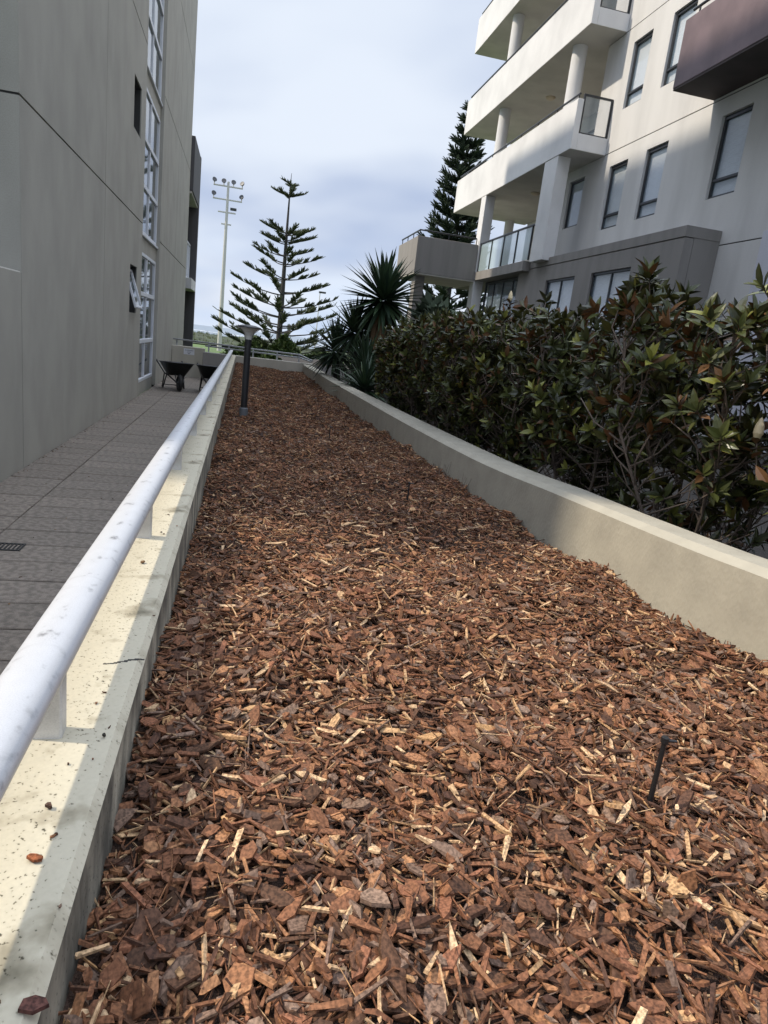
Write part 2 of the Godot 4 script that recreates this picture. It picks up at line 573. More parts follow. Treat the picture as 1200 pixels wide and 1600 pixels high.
# ------------------------------------------------------------------ windows
# a framed window in the plane O + u*U + v*V, facing N
func window(parent: Node3D, O: Vector3, U: Vector3, N: Vector3, rect: Vector4, uc: Array, vc: Array, frame: Material, pane: Material, behind: Material, fw := 0.05, called := "window", back := 0.07) -> Node3D:
	var V := Vector3.UP
	var b := MB.new()
	var t := Transform3D(Basis(U, V, U.cross(V)), O)
	var out := signf(U.cross(V).dot(N))
	var z0 := -0.03
	var z1 := 0.03
	b.box(Vector3(rect.x, rect.y, z0), Vector3(rect.z, rect.y + fw, z1), 0.006, t)
	b.box(Vector3(rect.x, rect.w - fw, z0), Vector3(rect.z, rect.w, z1), 0.006, t)
	b.box(Vector3(rect.x, rect.y + fw, z0), Vector3(rect.x + fw, rect.w - fw, z1), 0.006, t)
	b.box(Vector3(rect.z - fw, rect.y + fw, z0), Vector3(rect.z, rect.w - fw, z1), 0.006, t)
	for u in uc:
		b.box(Vector3(u - fw * 0.4, rect.y + fw, z0 + 0.004), Vector3(u + fw * 0.4, rect.w - fw, z1 - 0.004), 0.005, t)
	for v in vc:
		b.box(Vector3(rect.x + fw, v - fw * 0.6, z0 + 0.008), Vector3(rect.z - fw, v + fw * 0.6, z1 + 0.006), 0.005, t)
	var o := part(called, b.mesh(), frame, parent)
	var us := [rect.x + fw] + uc + [rect.z - fw]
	var vs := [rect.y + fw] + vc + [rect.w - fw]
	for i in us.size() - 1:
		for j in vs.size() - 1:
			var g := MB.new()
			g.oriented(t * Vector3(us[i], vs[j], 0), t * Vector3(us[i + 1], vs[j], 0), t * Vector3(us[i + 1], vs[j + 1], 0), t * Vector3(us[i], vs[j + 1], 0), N)
			part("pane", g.mesh(), pane, o)
	if behind:
		var g := MB.new()
		var w := -out * back
		g.box(Vector3(rect.x + 0.01, rect.y + 0.01, minf(w, w - out * 0.02)), Vector3(rect.z - 0.01, rect.w - 0.01, maxf(w, w - out * 0.02)), 0.0, t)
		part("blind", g.mesh(), behind, o)
	return o

# ------------------------------------------------------------------ left building
func build_left_building() -> void:
	var r := thing("apartment_building", "grey concrete apartment building beside the footpath, with recessed joint lines and tall white windows", "building")
	var U := Vector3(0, 0, -1)   # u is the distance down the corridor
	var V := Vector3.UP
	var N := Vector3.RIGHT
	var top := 17.0
	var core := MB.new()
	core.box(Vector3(-9.0, PATH_Y - 0.3, -24.28), Vector3(FACE_L - 0.42, top - 0.02, -6.895))
	part("core", core.mesh(), M.left_joint, r)
	var behind := MB.new()   # the dark ground of the joints
	var us := [6.87, 10.6, 14.22, 16.92, 20.5, 24.3]
	var vs := [PATH_Y - 0.25, 1.70, 4.68, 7.50, 10.4, 13.3, top]
	var g := 0.007
	var small := [Vector4(12.86, 0.06, 13.66, 0.87), Vector4(12.86, 3.02, 13.66, 3.80), Vector4(12.86, 5.92, 13.66, 6.70)]
	for i in 5:
		if i == 2:
			continue
		for j in 6:
			var rc := Vector4(us[i] + (g if i > 0 else 0.0), vs[j] + g * 1.4, us[i + 1] - (g if i < 4 else 0.0), vs[j + 1] - g * 1.4)
			var holes := []
			if i == 1 and j < 3:
				holes.append(small[j])
			var b := MB.new()
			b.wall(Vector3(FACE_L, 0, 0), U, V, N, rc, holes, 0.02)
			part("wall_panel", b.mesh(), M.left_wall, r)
		var holes2 := []
		if i == 1:
			holes2 = small
		behind.wall(Vector3(FACE_L - 0.022, 0, 0), U, V, N, Vector4(us[i] + 0.004, vs[0], us[i + 1] - 0.004, top), holes2, 0.36)
	part("joint_backing", behind.mesh(), M.left_joint, r)
	# the end of the building towards the camera
	for j in 6:
		var b := MB.new()
		b.wall(Vector3(0, 0, -6.866), Vector3.RIGHT, V, Vector3.BACK, Vector4(-9.0, vs[j] + g * 1.4, FACE_L - 0.003, vs[j + 1] - g * 1.4), [], 0.02)
		part("end_wall_panel", b.mesh(), M.left_wall, r)
	var low := MB.new()
	low.box(Vector3(-2.7, PATH_Y - 0.3, -6.862), Vector3(FACE_L, 0.27, 4.0), 0.012)
	part("low_wall", low.mesh(), M.left_wall, r)
	var caster := MB.new()  # unseen block, placed to cast the shade edge across the bed
	caster.box(Vector3(-9.0, PATH_Y - 0.3, -6.8), Vector3(-3.2, top, -4.25), 0.02)
	part("unseen_shading_wing", caster.mesh(), M.left_wall, r)
	# the tall strip of windows: spandrels between, the strip set back a little
	var spans := [[PATH_Y - 0.25, -1.32], [1.25, 1.53], [4.17, 4.44], [7.05, 7.33], [9.95, 10.23], [12.8, 13.1], [15.7, top]]
	for s in spans:
		var b := MB.new()
		b.box(Vector3(FACE_L - 0.45, s[0], -16.91), Vector3(FACE_L - 0.075, s[1], -14.23), 0.006)
		part("spandrel", b.mesh(), M.left_wall, r)
		if s[1] > -1.0:
			var l := MB.new()
			l.box(Vector3(FACE_L - 0.12, s[1], -16.91), Vector3(FACE_L - 0.03, s[1] + 0.045, -14.23), 0.008)
			part("window_sill", l.mesh(), M.white_frame, r)
	for k in 6:
		var y0: float = spans[k][1] + (0.045 if k > 0 else 0.0)
		var y1: float = spans[k + 1][0]
		var rows := [y0 + (y1 - y0) * 0.34, y0 + (y1 - y0) * 0.66] if k > 0 else [-0.48, 0.46]
		window(r, Vector3(FACE_L - 0.10, 0, 0), U, N, Vector4(14.23, y0, 16.91, y1), [15.55], rows, M.white_frame, M.glass_mirror, M.curtain, 0.07, "window", 0.12)
	var jamb := MB.new()
	for z in [14.22, 16.92]:
		var s := -1.0 if z < 15.0 else 1.0
		jamb.box(Vector3(FACE_L - 0.44, PATH_Y, -maxf(z, z + s * 0.02)), Vector3(FACE_L - 0.005, top, -minf(z, z + s * 0.02)))
	part("window_jamb", jamb.mesh(), M.left_wall, r)
	# small windows deep in their openings; the lowest stands open
	for k in 3:
		var h: Vector4 = small[k]
		if k > 0:
			window(r, Vector3(FACE_L - 0.15, 0, 0), U, N, Vector4(h.x + 0.002, h.y + 0.002, h.z - 0.002, h.w - 0.002), [], [], M.white_frame, M.glass_mirror, M.curtain, 0.045, "small_window")
		else:
			var fr := MB.new()
			var t := Transform3D(Basis(U, V, U.cross(V)), Vector3(FACE_L - 0.15, 0, 0))
			fr.box(Vector3(h.x + 0.002, h.y + 0.002, -0.03), Vector3(h.z - 0.002, h.y + 0.04, 0.03), 0.004, t)
			fr.box(Vector3(h.x + 0.002, h.w - 0.04, -0.03), Vector3(h.z - 0.002, h.w - 0.002, 0.03), 0.004, t)
			fr.box(Vector3(h.x + 0.002, h.y + 0.04, -0.03), Vector3(h.x + 0.04, h.w - 0.04, 0.03), 0.004, t)
			fr.box(Vector3(h.z - 0.04, h.y + 0.04, -0.03), Vector3(h.z - 0.002, h.w - 0.04, 0.03), 0.004, t)
			var o := part("small_window", fr.mesh(), M.white_frame, r)
			# the awning sash hangs from the top and swings out at the bottom
			var hinge := Transform3D(Basis(Vector3(0, 0, 1), deg_to_rad(17.0)), Vector3(FACE_L - 0.10, h.w - 0.06, 0))
			var sash := MB.new()
			var zz0 := -(h.z - 0.04)
			var zz1 := -(h.x + 0.04)
			var hh := h.w - h.y - 0.12
			sash.box(Vector3(-0.02, -0.045, zz0), Vector3(0.02, 0.0, zz1), 0.005, hinge)
			sash.box(Vector3(-0.02, -hh, zz0), Vector3(0.02, -hh + 0.045, zz1), 0.005, hinge)
			sash.box(Vector3(-0.02, -hh + 0.045, zz0), Vector3(0.02, -0.045, zz0 + 0.045), 0.005, hinge)
			sash.box(Vector3(-0.02, -hh + 0.045, zz1 - 0.045), Vector3(0.02, -0.045, zz1), 0.005, hinge)
			part("open_sash", sash.mesh(), M.white_frame, o)
			var pn := MB.new()
			pn.oriented(hinge * Vector3(0, -hh + 0.045, zz0 + 0.045), hinge * Vector3(0, -hh + 0.045, zz1 - 0.045), hinge * Vector3(0, -0.045, zz1 - 0.045), hinge * Vector3(0, -0.045, zz0 + 0.045), N)
			part("pane", pn.mesh(), M.glass_mirror, o)
			var bk := MB.new()
			bk.box(Vector3(FACE_L - 0.40, h.y, -h.z), Vector3(FACE_L - 0.36, h.w, -h.x))
			part("dark_room", bk.mesh(), M.room, o)
	# the dark bay at the far end
	var d := MB.new()
	d.box(Vector3(-5.0, PATH_Y - 0.3, -27.3), Vector3(-2.55, 5.25, -24.32), 0.01)
	part("bay_back", d.mesh(), M.dark_wing, r)
	var f := MB.new()
	f.box(Vector3(-2.55, PATH_Y - 0.3, -27.5), Vector3(-1.86, 5.80, -27.2), 0.01)
	part("bay_fin", f.mesh(), M.dark_wing, r)
	var p := MB.new()
	p.box(Vector3(-2.5, 4.12, -27.18), Vector3(-1.86, 5.75, -24.31), 0.01)
	part("bay_parapet", p.mesh(), M.dark_wing, r)
	var u := MB.new()
	u.box(Vector3(-2.5, 4.06, -27.18), Vector3(-1.9, 4.118, -24.33))
	part("bay_soffit", u.mesh(), M.soffit, r)
	var sl := MB.new()
	sl.box(Vector3(-2.5, 1.14, -27.18), Vector3(-1.84, 1.50, -25.1), 0.01)
	part("bay_slab", sl.mesh(), M.right_wall, r)
	window(r, Vector3(-2.1, 0, 0), U, N, Vector4(25.4, 1.52, 26.9, 2.75), [26.15], [], M.white_frame, M.glass_mirror, M.blind, 0.06, "bay_window")

# ------------------------------------------------------------------ right building
func column(parent: Node3D, at: Vector3, y0: float, y1: float, rad := 0.2) -> void:
	var b := MB.new()
	b.lathe(Vector3(at.x, 0, at.z), [Vector2(rad, y0), Vector2(rad, y1)], 28)
	part("column", b.mesh(), M.right_white, parent)

func handrail(parent: Node3D, pts: Array, posts: Array, low: float, rad := 0.028) -> void:
	var b := MB.new()
	for i in pts.size() - 1:
		var a: Vector3 = pts[i]
		var c: Vector3 = pts[i + 1]
		b.tube([a, c], [rad, rad], 8)
	var o := part("handrail", b.mesh(), M.dark_frame, parent)
	for p in posts:
		var q := MB.new()
		q.tube([Vector3(p.x, low, p.z), Vector3(p.x, p.y, p.z)], [0.018, 0.018], 6)
		part("rail_post", q.mesh(), M.dark_frame, o)

func build_right_building() -> void:
	var r := thing("apartment_block", "pale rendered apartment block with stacked white balconies rising behind the hedge", "building")
	var U := Vector3(0, 0, -1)
	var V := Vector3.UP
	var N := Vector3.LEFT
	var top := 17.3
	var g := 0.012
	# facade panels between the joint lines
	var bands := [[-1.6, 2.72], [2.72, 5.61], [5.61, 8.50], [8.50, 11.38], [11.38, 14.26], [14.26, top]]
	var near := 4.5
	var wins := {
		1: [Vector4(12.50, 3.69, 13.37, 5.26), Vector4(15.16, 3.69, 16.03, 5.26), Vector4(16.84, 3.67, 17.72, 5.25), Vector4(19.09, 4.0, 20.02, 5.30), Vector4(8.4, 3.69, 9.3, 5.26)],
		2: [Vector4(15.10, 6.56, 15.97, 8.10), Vector4(16.79, 6.57, 17.62, 8.10)],
		3: [Vector4(15.10, 9.45, 15.97, 11.0), Vector4(16.79, 9.45, 17.62, 11.0)],
	}
	for j in 6:
		var far := 20.45 if j <= 1 else 19.0
		var b := MB.new()
		b.wall(Vector3(FACE_R, 0, 0), U, V, N, Vector4(near, bands[j][0] + g, far, bands[j][1] - g), wins.get(j, []), 0.25)
		part("facade_wall", b.mesh(), M.right_wall, r)
		for h in wins.get(j, []):
			var tall: bool = h.w - h.y > 1.4
			var w := window(r, Vector3(FACE_R + 0.09, 0, 0), U, N, Vector4(h.x + 0.002, h.y + 0.002, h.z - 0.002, h.w - 0.002), [], [h.y + 0.36] if tall else [], M.dark_frame, M.glass, M.blind, 0.055, "window", 0.05)
			if tall:   # the upper sash stands proud of the frame
				var s := MB.new()
				var t := Transform3D(Basis(U, V, U.cross(V)), Vector3(FACE_R + 0.07, 0, 0))
				s.box(Vector3(h.x + 0.035, h.y + 0.33, -0.02), Vector3(h.z - 0.035, h.y + 0.385, 0.03), 0.005, t)
				s.box(Vector3(h.x + 0.035, h.w - 0.085, -0.02), Vector3(h.z - 0.035, h.w - 0.035, 0.03), 0.005, t)
				s.box(Vector3(h.x + 0.035, h.y + 0.385, -0.02), Vector3(h.x + 0.075, h.w - 0.085, 0.03), 0.005, t)
				s.box(Vector3(h.z - 0.075, h.y + 0.385, -0.02), Vector3(h.z - 0.035, h.w - 0.085, 0.03), 0.005, t)
				part("sash", s.mesh(), M.dark_frame, w)
	var jb := MB.new()
	jb.box(Vector3(FACE_R + 0.26, -1.6, -18.9), Vector3(14.5, top, -near - 0.1))
	part("core", jb.mesh(), M.room, r)
	var jl := MB.new()
	for j in range(1, 6):
		jl.box(Vector3(FACE_R + 0.02, bands[j][0] - g, -18.98 if j > 1 else -20.4), Vector3(FACE_R + 0.2, bands[j][0] + g, -near - 0.02))
	part("joint_backing", jl.mesh(), M.left_joint, r)
	# recessed back of the balconies
	var rb := MB.new()
	rb.box(Vector3(11.2, -1.6, -28.1), Vector3(14.5, top, -18.95), 0.01)
	part("balcony_back_wall", rb.mesh(), M.right_wall, r)
	for y in [2.95, 5.75, 8.65, 11.5]:
		window(r, Vector3(11.17, 0, 0), U, N, Vector4(20.6, y, 24.4, y + 2.2), [21.9, 23.2], [], M.dark_frame, M.glass, M.curtain, 0.06, "balcony_door", 0.08)
	# balconies
	var zb0 := -18.1
	var zb1 := -28.4
	var xb := 8.065
	var floors := [5.60, 8.50, 11.37, 14.25]
	for k in 4:
		var y: float = floors[k]
		var s := MB.new()
		s.box(Vector3(xb + 0.005, y, zb1 + 0.005), Vector3(11.19, y + 0.2, -19.02))
		s.box(Vector3(xb + 0.005, y, -19.02), Vector3(FACE_R - 0.003, y + 0.2, zb0 - 0.005))
		part("balcony_slab", s.mesh(), M.soffit, r)
		var p := MB.new()
		p.box(Vector3(xb, y + 0.003, zb1), Vector3(xb + 0.17, y + 1.20, zb0), 0.008)
		p.box(Vector3(xb + 0.17, y + 0.003, zb0 - 0.17), Vector3(FACE_R - 0.003, y + 0.40, zb0), 0.008)
		p.box(Vector3(xb + 0.17, y + 0.203, zb1), Vector3(11.19, y + 1.20, zb1 + 0.17), 0.008)
		var po := part("balcony_parapet", p.mesh(), M.right_white, r)
		# glazed end panel in its dark frame
		var fr := MB.new()
		for x in [xb + 0.19, FACE_R - 0.06]:
			fr.box(Vector3(x, y + 0.40, zb0 - 0.11), Vector3(x + 0.05, y + 1.36, zb0 - 0.06), 0.006)
		fr.box(Vector3(xb + 0.24, y + 1.31, zb0 - 0.11), Vector3(FACE_R - 0.06, y + 1.36, zb0 - 0.06), 0.006)
		fr.box(Vector3(xb + 0.24, y + 0.42, zb0 - 0.105), Vector3(FACE_R - 0.06, y + 0.45, zb0 - 0.065), 0.004)
		part("end_panel_frame", fr.mesh(), M.dark_frame, po)
		var gl := MB.new()
		gl.oriented(Vector3(xb + 0.24, y + 0.45, zb0 - 0.085), Vector3(FACE_R - 0.06, y + 0.45, zb0 - 0.085), Vector3(FACE_R - 0.06, y + 1.31, zb0 - 0.085), Vector3(xb + 0.24, y + 1.31, zb0 - 0.085), Vector3.BACK)
		part("end_panel_glass", gl.mesh(), M.glass, po)
		var posts := []
		var zz := zb0 - 0.15
		while zz > zb1:
			posts.append(Vector3(xb + 0.085, y + 1.345, zz))
			zz -= 1.28
		handrail(po, [Vector3(xb + 0.085, y + 1.345, zb0 - 0.1), Vector3(xb + 0.085, y + 1.345, zb1 + 0.1), Vector3(11.1, y + 1.345, zb1 + 0.1)], posts, y + 1.19)
		var li := MB.new()
		for lz in [-23.05]:
			li.lathe(Vector3(9.3, y, lz), [Vector2(0.0, -0.075), Vector2(0.10, -0.07), Vector2(0.15, -0.04), Vector2(0.16, -0.001)], 20)
		part("soffit_light", li.mesh(), M.lamp_dome, r)
	for k in 3:
		for z in [-19.4, -24.9]:
			column(r, Vector3(8.46, 0, z), floors[k] + 0.2, floors[k + 1])
	# level one: the blade wall, the thin pier, the back column and the glass balustrade
	var bl := MB.new()
	bl.box(Vector3(xb + 0.01, 2.9, -19.65), Vector3(8.45, 5.6, -18.8), 0.008)
	part("blade_wall", bl.mesh(), M.right_white, r)
	var pr := MB.new()
	pr.box(Vector3(xb + 0.01, -1.6, -25.0), Vector3(8.43, 5.6, -24.52), 0.008)
	part("pier", pr.mesh(), M.right_white, r)
	column(r, Vector3(10.42, 0, -28.1), 2.9, 5.6, 0.19)
	var sb := MB.new()
	sb.box(Vector3(xb, 2.70, -24.5), Vector3(11.19, 2.99, -20.1), 0.008)
	sb.box(Vector3(8.45, 2.70, -28.3), Vector3(11.19, 2.985, -24.5), 0.008)
	part("terrace_slab", sb.mesh(), M.grey_base, r)
	var bal := MB.new()
	for k in 5:
		var z := -24.45 + k * 1.13
		bal.box(Vector3(xb + 0.05, 2.99, z - 0.022), Vector3(xb + 0.10, 3.95, z + 0.022), 0.004)
	bal.box(Vector3(xb + 0.045, 3.95, -24.5), Vector3(xb + 0.105, 4.0, -19.66), 0.008)
	var bo := part("glass_balustrade", bal.mesh(), M.dark_frame, r)
	for k in 4:
		var z := -24.45 + k * 1.13
		var gl := MB.new()
		gl.oriented(Vector3(xb + 0.075, 3.02, z + 0.03), Vector3(xb + 0.075, 3.02, z + 1.10), Vector3(xb + 0.075, 3.94, z + 1.10), Vector3(xb + 0.075, 3.94, z + 0.03), N)
		part("pane", gl.mesh(), M.glass_frost, bo)
	window(r, Vector3(8.55, 0, 0), U, N, Vector4(20.95, -0.4, 24.5, 2.69), [21.85, 22.75, 23.6], [], M.dark_frame, M.glass, M.curtain, 0.09, "ground_floor_glazing", 0.1)
	# grey base with its two windows
	var xg := 8.31
	var gw := [Vector4(17.02, 0.9, 18.78, 2.36), Vector4(14.36, 0.9, 16.15, 2.36)]
	var gb := MB.new()
	gb.wall(Vector3(xg, 0, 0), U, V, N, Vector4(12.58, -1.6, 20.9, 2.76), gw, 0.2)
	part("grey_wall", gb.mesh(), M.grey_base, r)
	var gt := MB.new()
	gt.box(Vector3(xg - 0.012, 2.775, -20.9), Vector3(FACE_R - 0.003, 2.985, -12.57), 0.006)
	part("grey_capping", gt.mesh(), M.grey_base, r)
	var ge := MB.new()
	ge.box(Vector3(xg + 0.21, -1.6, -12.78), Vector3(FACE_R - 0.003, 2.774, -12.58), 0.004)
	part("grey_end_wall", ge.mesh(), M.grey_base, r)
	for h in gw:
		window(r, Vector3(xg + 0.08, 0, 0), U, N, Vector4(h.x + 0.002, h.y, h.z - 0.002, h.w - 0.002), [(h.x + h.z) / 2.0], [], M.dark_frame, M.glass, M.blind, 0.06, "ground_floor_window", 0.05)
	var lv := MB.new()
	lv.box(Vector3(9.03, -1.6, -11.35), Vector3(FACE_R - 0.003, 2.82, -near), 0.008)
	part("lavender_wall", lv.mesh(), M.lavender, r)
	# purple balcony
	var pb := MB.new()
	pb.box(Vector3(8.13, 5.70, -13.79), Vector3(8.29, 6.92, -5.0), 0.008)
	pb.box(Vector3(8.29, 5.70, -13.79), Vector3(FACE_R - 0.003, 6.92, -13.63), 0.008)
	var pbo := part("purple_balcony", pb.mesh(), M.purple, r)
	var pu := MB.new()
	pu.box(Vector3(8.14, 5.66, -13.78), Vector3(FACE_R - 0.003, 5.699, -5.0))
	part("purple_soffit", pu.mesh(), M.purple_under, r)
	handrail(pbo, [Vector3(8.21, 7.08, -13.7), Vector3(8.21, 7.08, -5.0)], [Vector3(8.21, 7.08, -13.5), Vector3(8.21, 7.08, -11.9), Vector3(8.21, 7.08, -10.3), Vector3(8.21, 7.08, -8.7)], 6.9)
	# the box balcony that juts out at the far end
	var fb := MB.new()
	fb.box(Vector3(5.8, 2.70, -24.72), Vector3(8.06, 3.93, -24.55), 0.008)
	fb.box(Vector3(5.8, 2.70, -27.6), Vector3(5.97, 3.93, -24.72), 0.008)
	fb.box(Vector3(5.97, 2.70, -27.6), Vector3(8.06, 3.93, -27.43), 0.008)
	var fo := part("grey_box_balcony", fb.mesh(), M.grey_base, r)
	var fs := MB.new()
	fs.box(Vector3(5.82, 2.66, -27.58), Vector3(8.40, 2.699, -24.57))
	part("box_balcony_soffit", fs.mesh(), M.soffit, r)
	var fp := MB.new()
	fp.box(Vector3(6.0, -1.7, -25.6), Vector3(6.36, 2.66, -25.1), 0.01)
	part("box_balcony_pillar", fp.mesh(), M.grey_base, r)
	handrail(fo, [Vector3(8.0, 4.14, -24.64), Vector3(5.88, 4.14, -24.64), Vector3(5.88, 4.14, -27.5)], [Vector3(5.88, 4.14, -24.64), Vector3(6.95, 4.14, -24.64), Vector3(8.0, 4.14, -24.64), Vector3(5.88, 4.14, -25.6), Vector3(5.88, 4.14, -26.5), Vector3(5.88, 4.14, -27.4)], 3.9)

# ------------------------------------------------------------------ planter walls
func level(z: float, near: float, far: float) -> float:
	return lerpf(near, far, clampf((-z - 3.0) / 15.8, 0.0, 1.0))

func coping_y(z: float) -> float:
	return level(z, -0.652, -0.700)

func right_in(z: float) -> float:
	return 1.49 + 0.17 * clampf((-z - 6.0) / 12.8, 0.0, 1.0)

func along(tab: Array, d: float) -> float:
	for i in tab.size() - 1:
		if d <= tab[i + 1][0]:
			var t := clampf((d - tab[i][0]) / (tab[i + 1][0] - tab[i][0]), 0.0, 1.0)
			return lerpf(tab[i][1], tab[i + 1][1], t)
	return tab[-1][1]

func right_top(z: float) -> float:
	return along([[-3.0, -0.44], [0.5, -0.455], [1.53, -0.507], [1.68, -0.52], [1.87, -0.532], [2.15, -0.546], [2.58, -0.566], [2.98, -0.584], [3.43, -0.610], [3.9, -0.628], [4.59, -0.640], [6.46, -0.658], [8.26, -0.672], [11.7, -0.705], [18.4, -0.742]], -z)

func right_out(z: float) -> float:
	return along([[-3.0, 1.68], [1.7, 1.68], [2.4, 1.69], [3.0, 1.72], [4.4, 1.73], [6.8, 1.735], [9.5, 1.75], [15.0, 1.83], [18.0, 1.88]], -z)

func build_planter() -> void:
	var zs := []
	var z := 2.4
	while z > -18.9:
		zs.append(z)
		z -= 0.2
	# left wall: a body and, seen from the bed, the same body's stained side
	var b := MB.new()
	var b2 := MB.new()
	for i in zs.size() - 1:
		var z0: float = zs[i]
		var z1: float = zs[i + 1]
		var ring := []
		for zz in [z0, z1]:
			var y := coping_y(zz)
			ring.append([Vector3(-0.15, -1.9, zz), Vector3(-0.15, y - 0.012, zz), Vector3(-0.162, y, zz), Vector3(-0.368, y, zz), Vector3(-0.38, y - 0.012, zz), Vector3(-0.38, -1.9, zz)])
		var outs := [Vector3.RIGHT, Vector3(1, 1, 0), Vector3.UP, Vector3(-1, 1, 0), Vector3.LEFT]
		for k in 5:
			(b2 if k == 0 else b).oriented(ring[0][k], ring[0][k + 1], ring[1][k + 1], ring[1][k], outs[k])
	var lw := thing("left_planter_wall", "low cream rendered planter wall carrying the white handrail, left of the mulch", "wall")
	part("coping", b.mesh(), M.coping, lw)
	part("stained_side", b2.mesh(), M.planter, lw)
	# right wall: top falls away from the camera, inner edge chamfered
	var c := MB.new()
	for i in zs.size() - 1:
		var z0: float = zs[i]
		var z1: float = zs[i + 1]
		var ring := []
		for zz in [z0, z1]:
			var y := right_top(zz)
			var x := right_in(zz)
			ring.append([Vector3(x, -1.9, zz), Vector3(x, y, zz), Vector3(x + 0.035, y + 0.02, zz), Vector3(right_out(zz) - 0.01, y + 0.012, zz), Vector3(right_out(zz), y, zz), Vector3(right_out(zz), -1.9, zz)])
		var outs := [Vector3.LEFT, Vector3(-1, 1, 0), Vector3.UP, Vector3(1, 1, 0), Vector3.RIGHT]
		for k in 5:
			c.oriented(ring[0][k], ring[0][k + 1], ring[1][k + 1], ring[1][k], outs[k])
	single("right_planter_wall", c.mesh(), M.planter_right, "cream rendered planter wall dipping towards the far end, between mulch and hedge", "wall")
	# hairline cracks: thin dark jagged fillets along the surface
	var ck := MB.new()
	var p0 := Vector3(-0.222, coping_y(-1.3) + 0.0004, -1.245)
	for k in 12:
		var p1 := p0 + Vector3(0.006, 0, rng.randf_range(-0.006, 0.004))
		ck.box(Vector3(p0.x, p0.y - 0.001, minf(p0.z, p1.z) - 0.0011), Vector3(p1.x + 0.001, p0.y + 0.0003, maxf(p0.z, p1.z) + 0.0006))
		p0 = p1
	part("crack", ck.mesh(), M.left_joint, lw)
	# soil of the garden behind it
	var s := MB.new()
	for i in 30:
		for j in 22:
			var p := []
			for k in [[0, 0], [1, 0], [1, 1], [0, 1]]:
				var xx: float = 1.66 + 0.95 * (j + k[0])
				var zz: float = 3.0 - 1.2 * (i + k[1])
				p.append(Vector3(xx, -1.02 + 0.05 * sin(xx * 3.0 + zz * 2.0), zz))
			s.oriented(p[0], p[1], p[2], p[3], Vector3.UP)
	setting("garden_soil", s.mesh(), M.soil)

# ------------------------------------------------------------------ the walls and rails across the far end
func build_end() -> void:
	# across the footpath
	var b := MB.new()
	b.box(Vector3(FACE_L + 0.003, PATH_Y - 0.2, -20.95), Vector3(-1.06, -0.665, -20.6), 0.008)
	single("end_wall", b.mesh(), M.end_wall, "taller cream wall closing the footpath, with a white notice on it", "wall")
	var b2 := MB.new()
	b2.box(Vector3(-1.057, PATH_Y - 0.2, -20.2), Vector3(-0.32, -0.735, -19.75), 0.008)
	single("end_wall", b2.mesh(), M.grey_base, "lower grey wall piece behind the second wheelbarrow, beside the rail end", "wall")
	var b3 := MB.new()
	b3.box(Vector3(-0.317, -1.9, -19.2), Vector3(1.98, -0.70, -18.9), 0.008)
	single("end_wall", b3.mesh(), M.end_wall, "cream wall across the far end of the mulch bed under two rails", "wall")
	# two rails along it, the left end at the building, the right end turning down to the planter wall
	var r := thing("end_railing", "thin grey double railing running along the top of the far end walls", "railing")
	var t := MB.new()
	var pts := [Vector3(-1.95, -0.485, -20.75), Vector3(-0.9, -0.487, -20.3), Vector3(0.36, -0.49, -19.3), Vector3(1.56, -0.492, -19.05), Vector3(1.86, -0.60, -18.4)]
	t.tube(pts, [0.024, 0.024, 0.024, 0.024, 0.024], 8)
	part("top_rail", t.mesh(), M.steel, r)
	var l := MB.new()
	l.tube([Vector3(-1.02, -0.57, -20.2), Vector3(0.36, -0.572, -19.4), Vector3(1.6, -0.575, -19.12), Vector3(1.86, -0.64, -18.7)], [0.022, 0.022, 0.022, 0.022], 8)
	part("lower_rail", l.mesh(), M.steel, r)
	for q in [[-1.85, -20.75, -0.665], [-0.92, -20.08, -0.735], [-0.36, -19.85, -0.735], [0.3, -19.1, -0.70], [0.95, -19.08, -0.70], [1.55, -19.05, -0.70]]:
		var p := MB.new()
		p.box(Vector3(q[0] - 0.02, q[2] - 0.01, q[1] - 0.02), Vector3(q[0] + 0.02, -0.50, q[1] + 0.02), 0.004)
		part("rail_post", p.mesh(), M.steel, r)
	# the notice
	var n := thing("notice_sign", "small white notice with two dark lines of lettering, fixed to the end wall", "sign", Vector3(-1.49, -0.81, -20.597))
	var pl := MB.new()
	pl.box(Vector3(-0.15, -0.075, 0.0), Vector3(0.15, 0.09, 0.006), 0.002)
	part("plate", pl.mesh(), M.sign, n)
	var rows := ["NO PEDESTRIAN", "ACCESS"]
	for k in 2:
		var tm := TextMesh.new()
		var font := SystemFont.new()
		font.font_names = PackedStringArray(["Droid Sans"])
		font.font_weight = 700
		tm.font = font
		tm.text = rows[k]
		tm.font_size = 32
		tm.pixel_size = 0.00095
		tm.depth = 0.002
		part("lettering", tm, M.ink, n, Transform3D(Basis(), Vector3(0, 0.045 - 0.05 * k, 0.007)))
	var ar := MB.new()
	ar.box(Vector3(-0.03, -0.055, 0.006), Vector3(0.03, -0.04, 0.009))
	part("mark", ar.mesh(), M.ink, n)
	wheelbarrow("black wheelbarrow standing whole in view against the grey building wall", Vector3(-1.44, PATH_Y, -16.3), 0.28)
	wheelbarrow("black wheelbarrow half hidden behind the white handrail", Vector3(-0.66, PATH_Y, -16.35), 0.08)

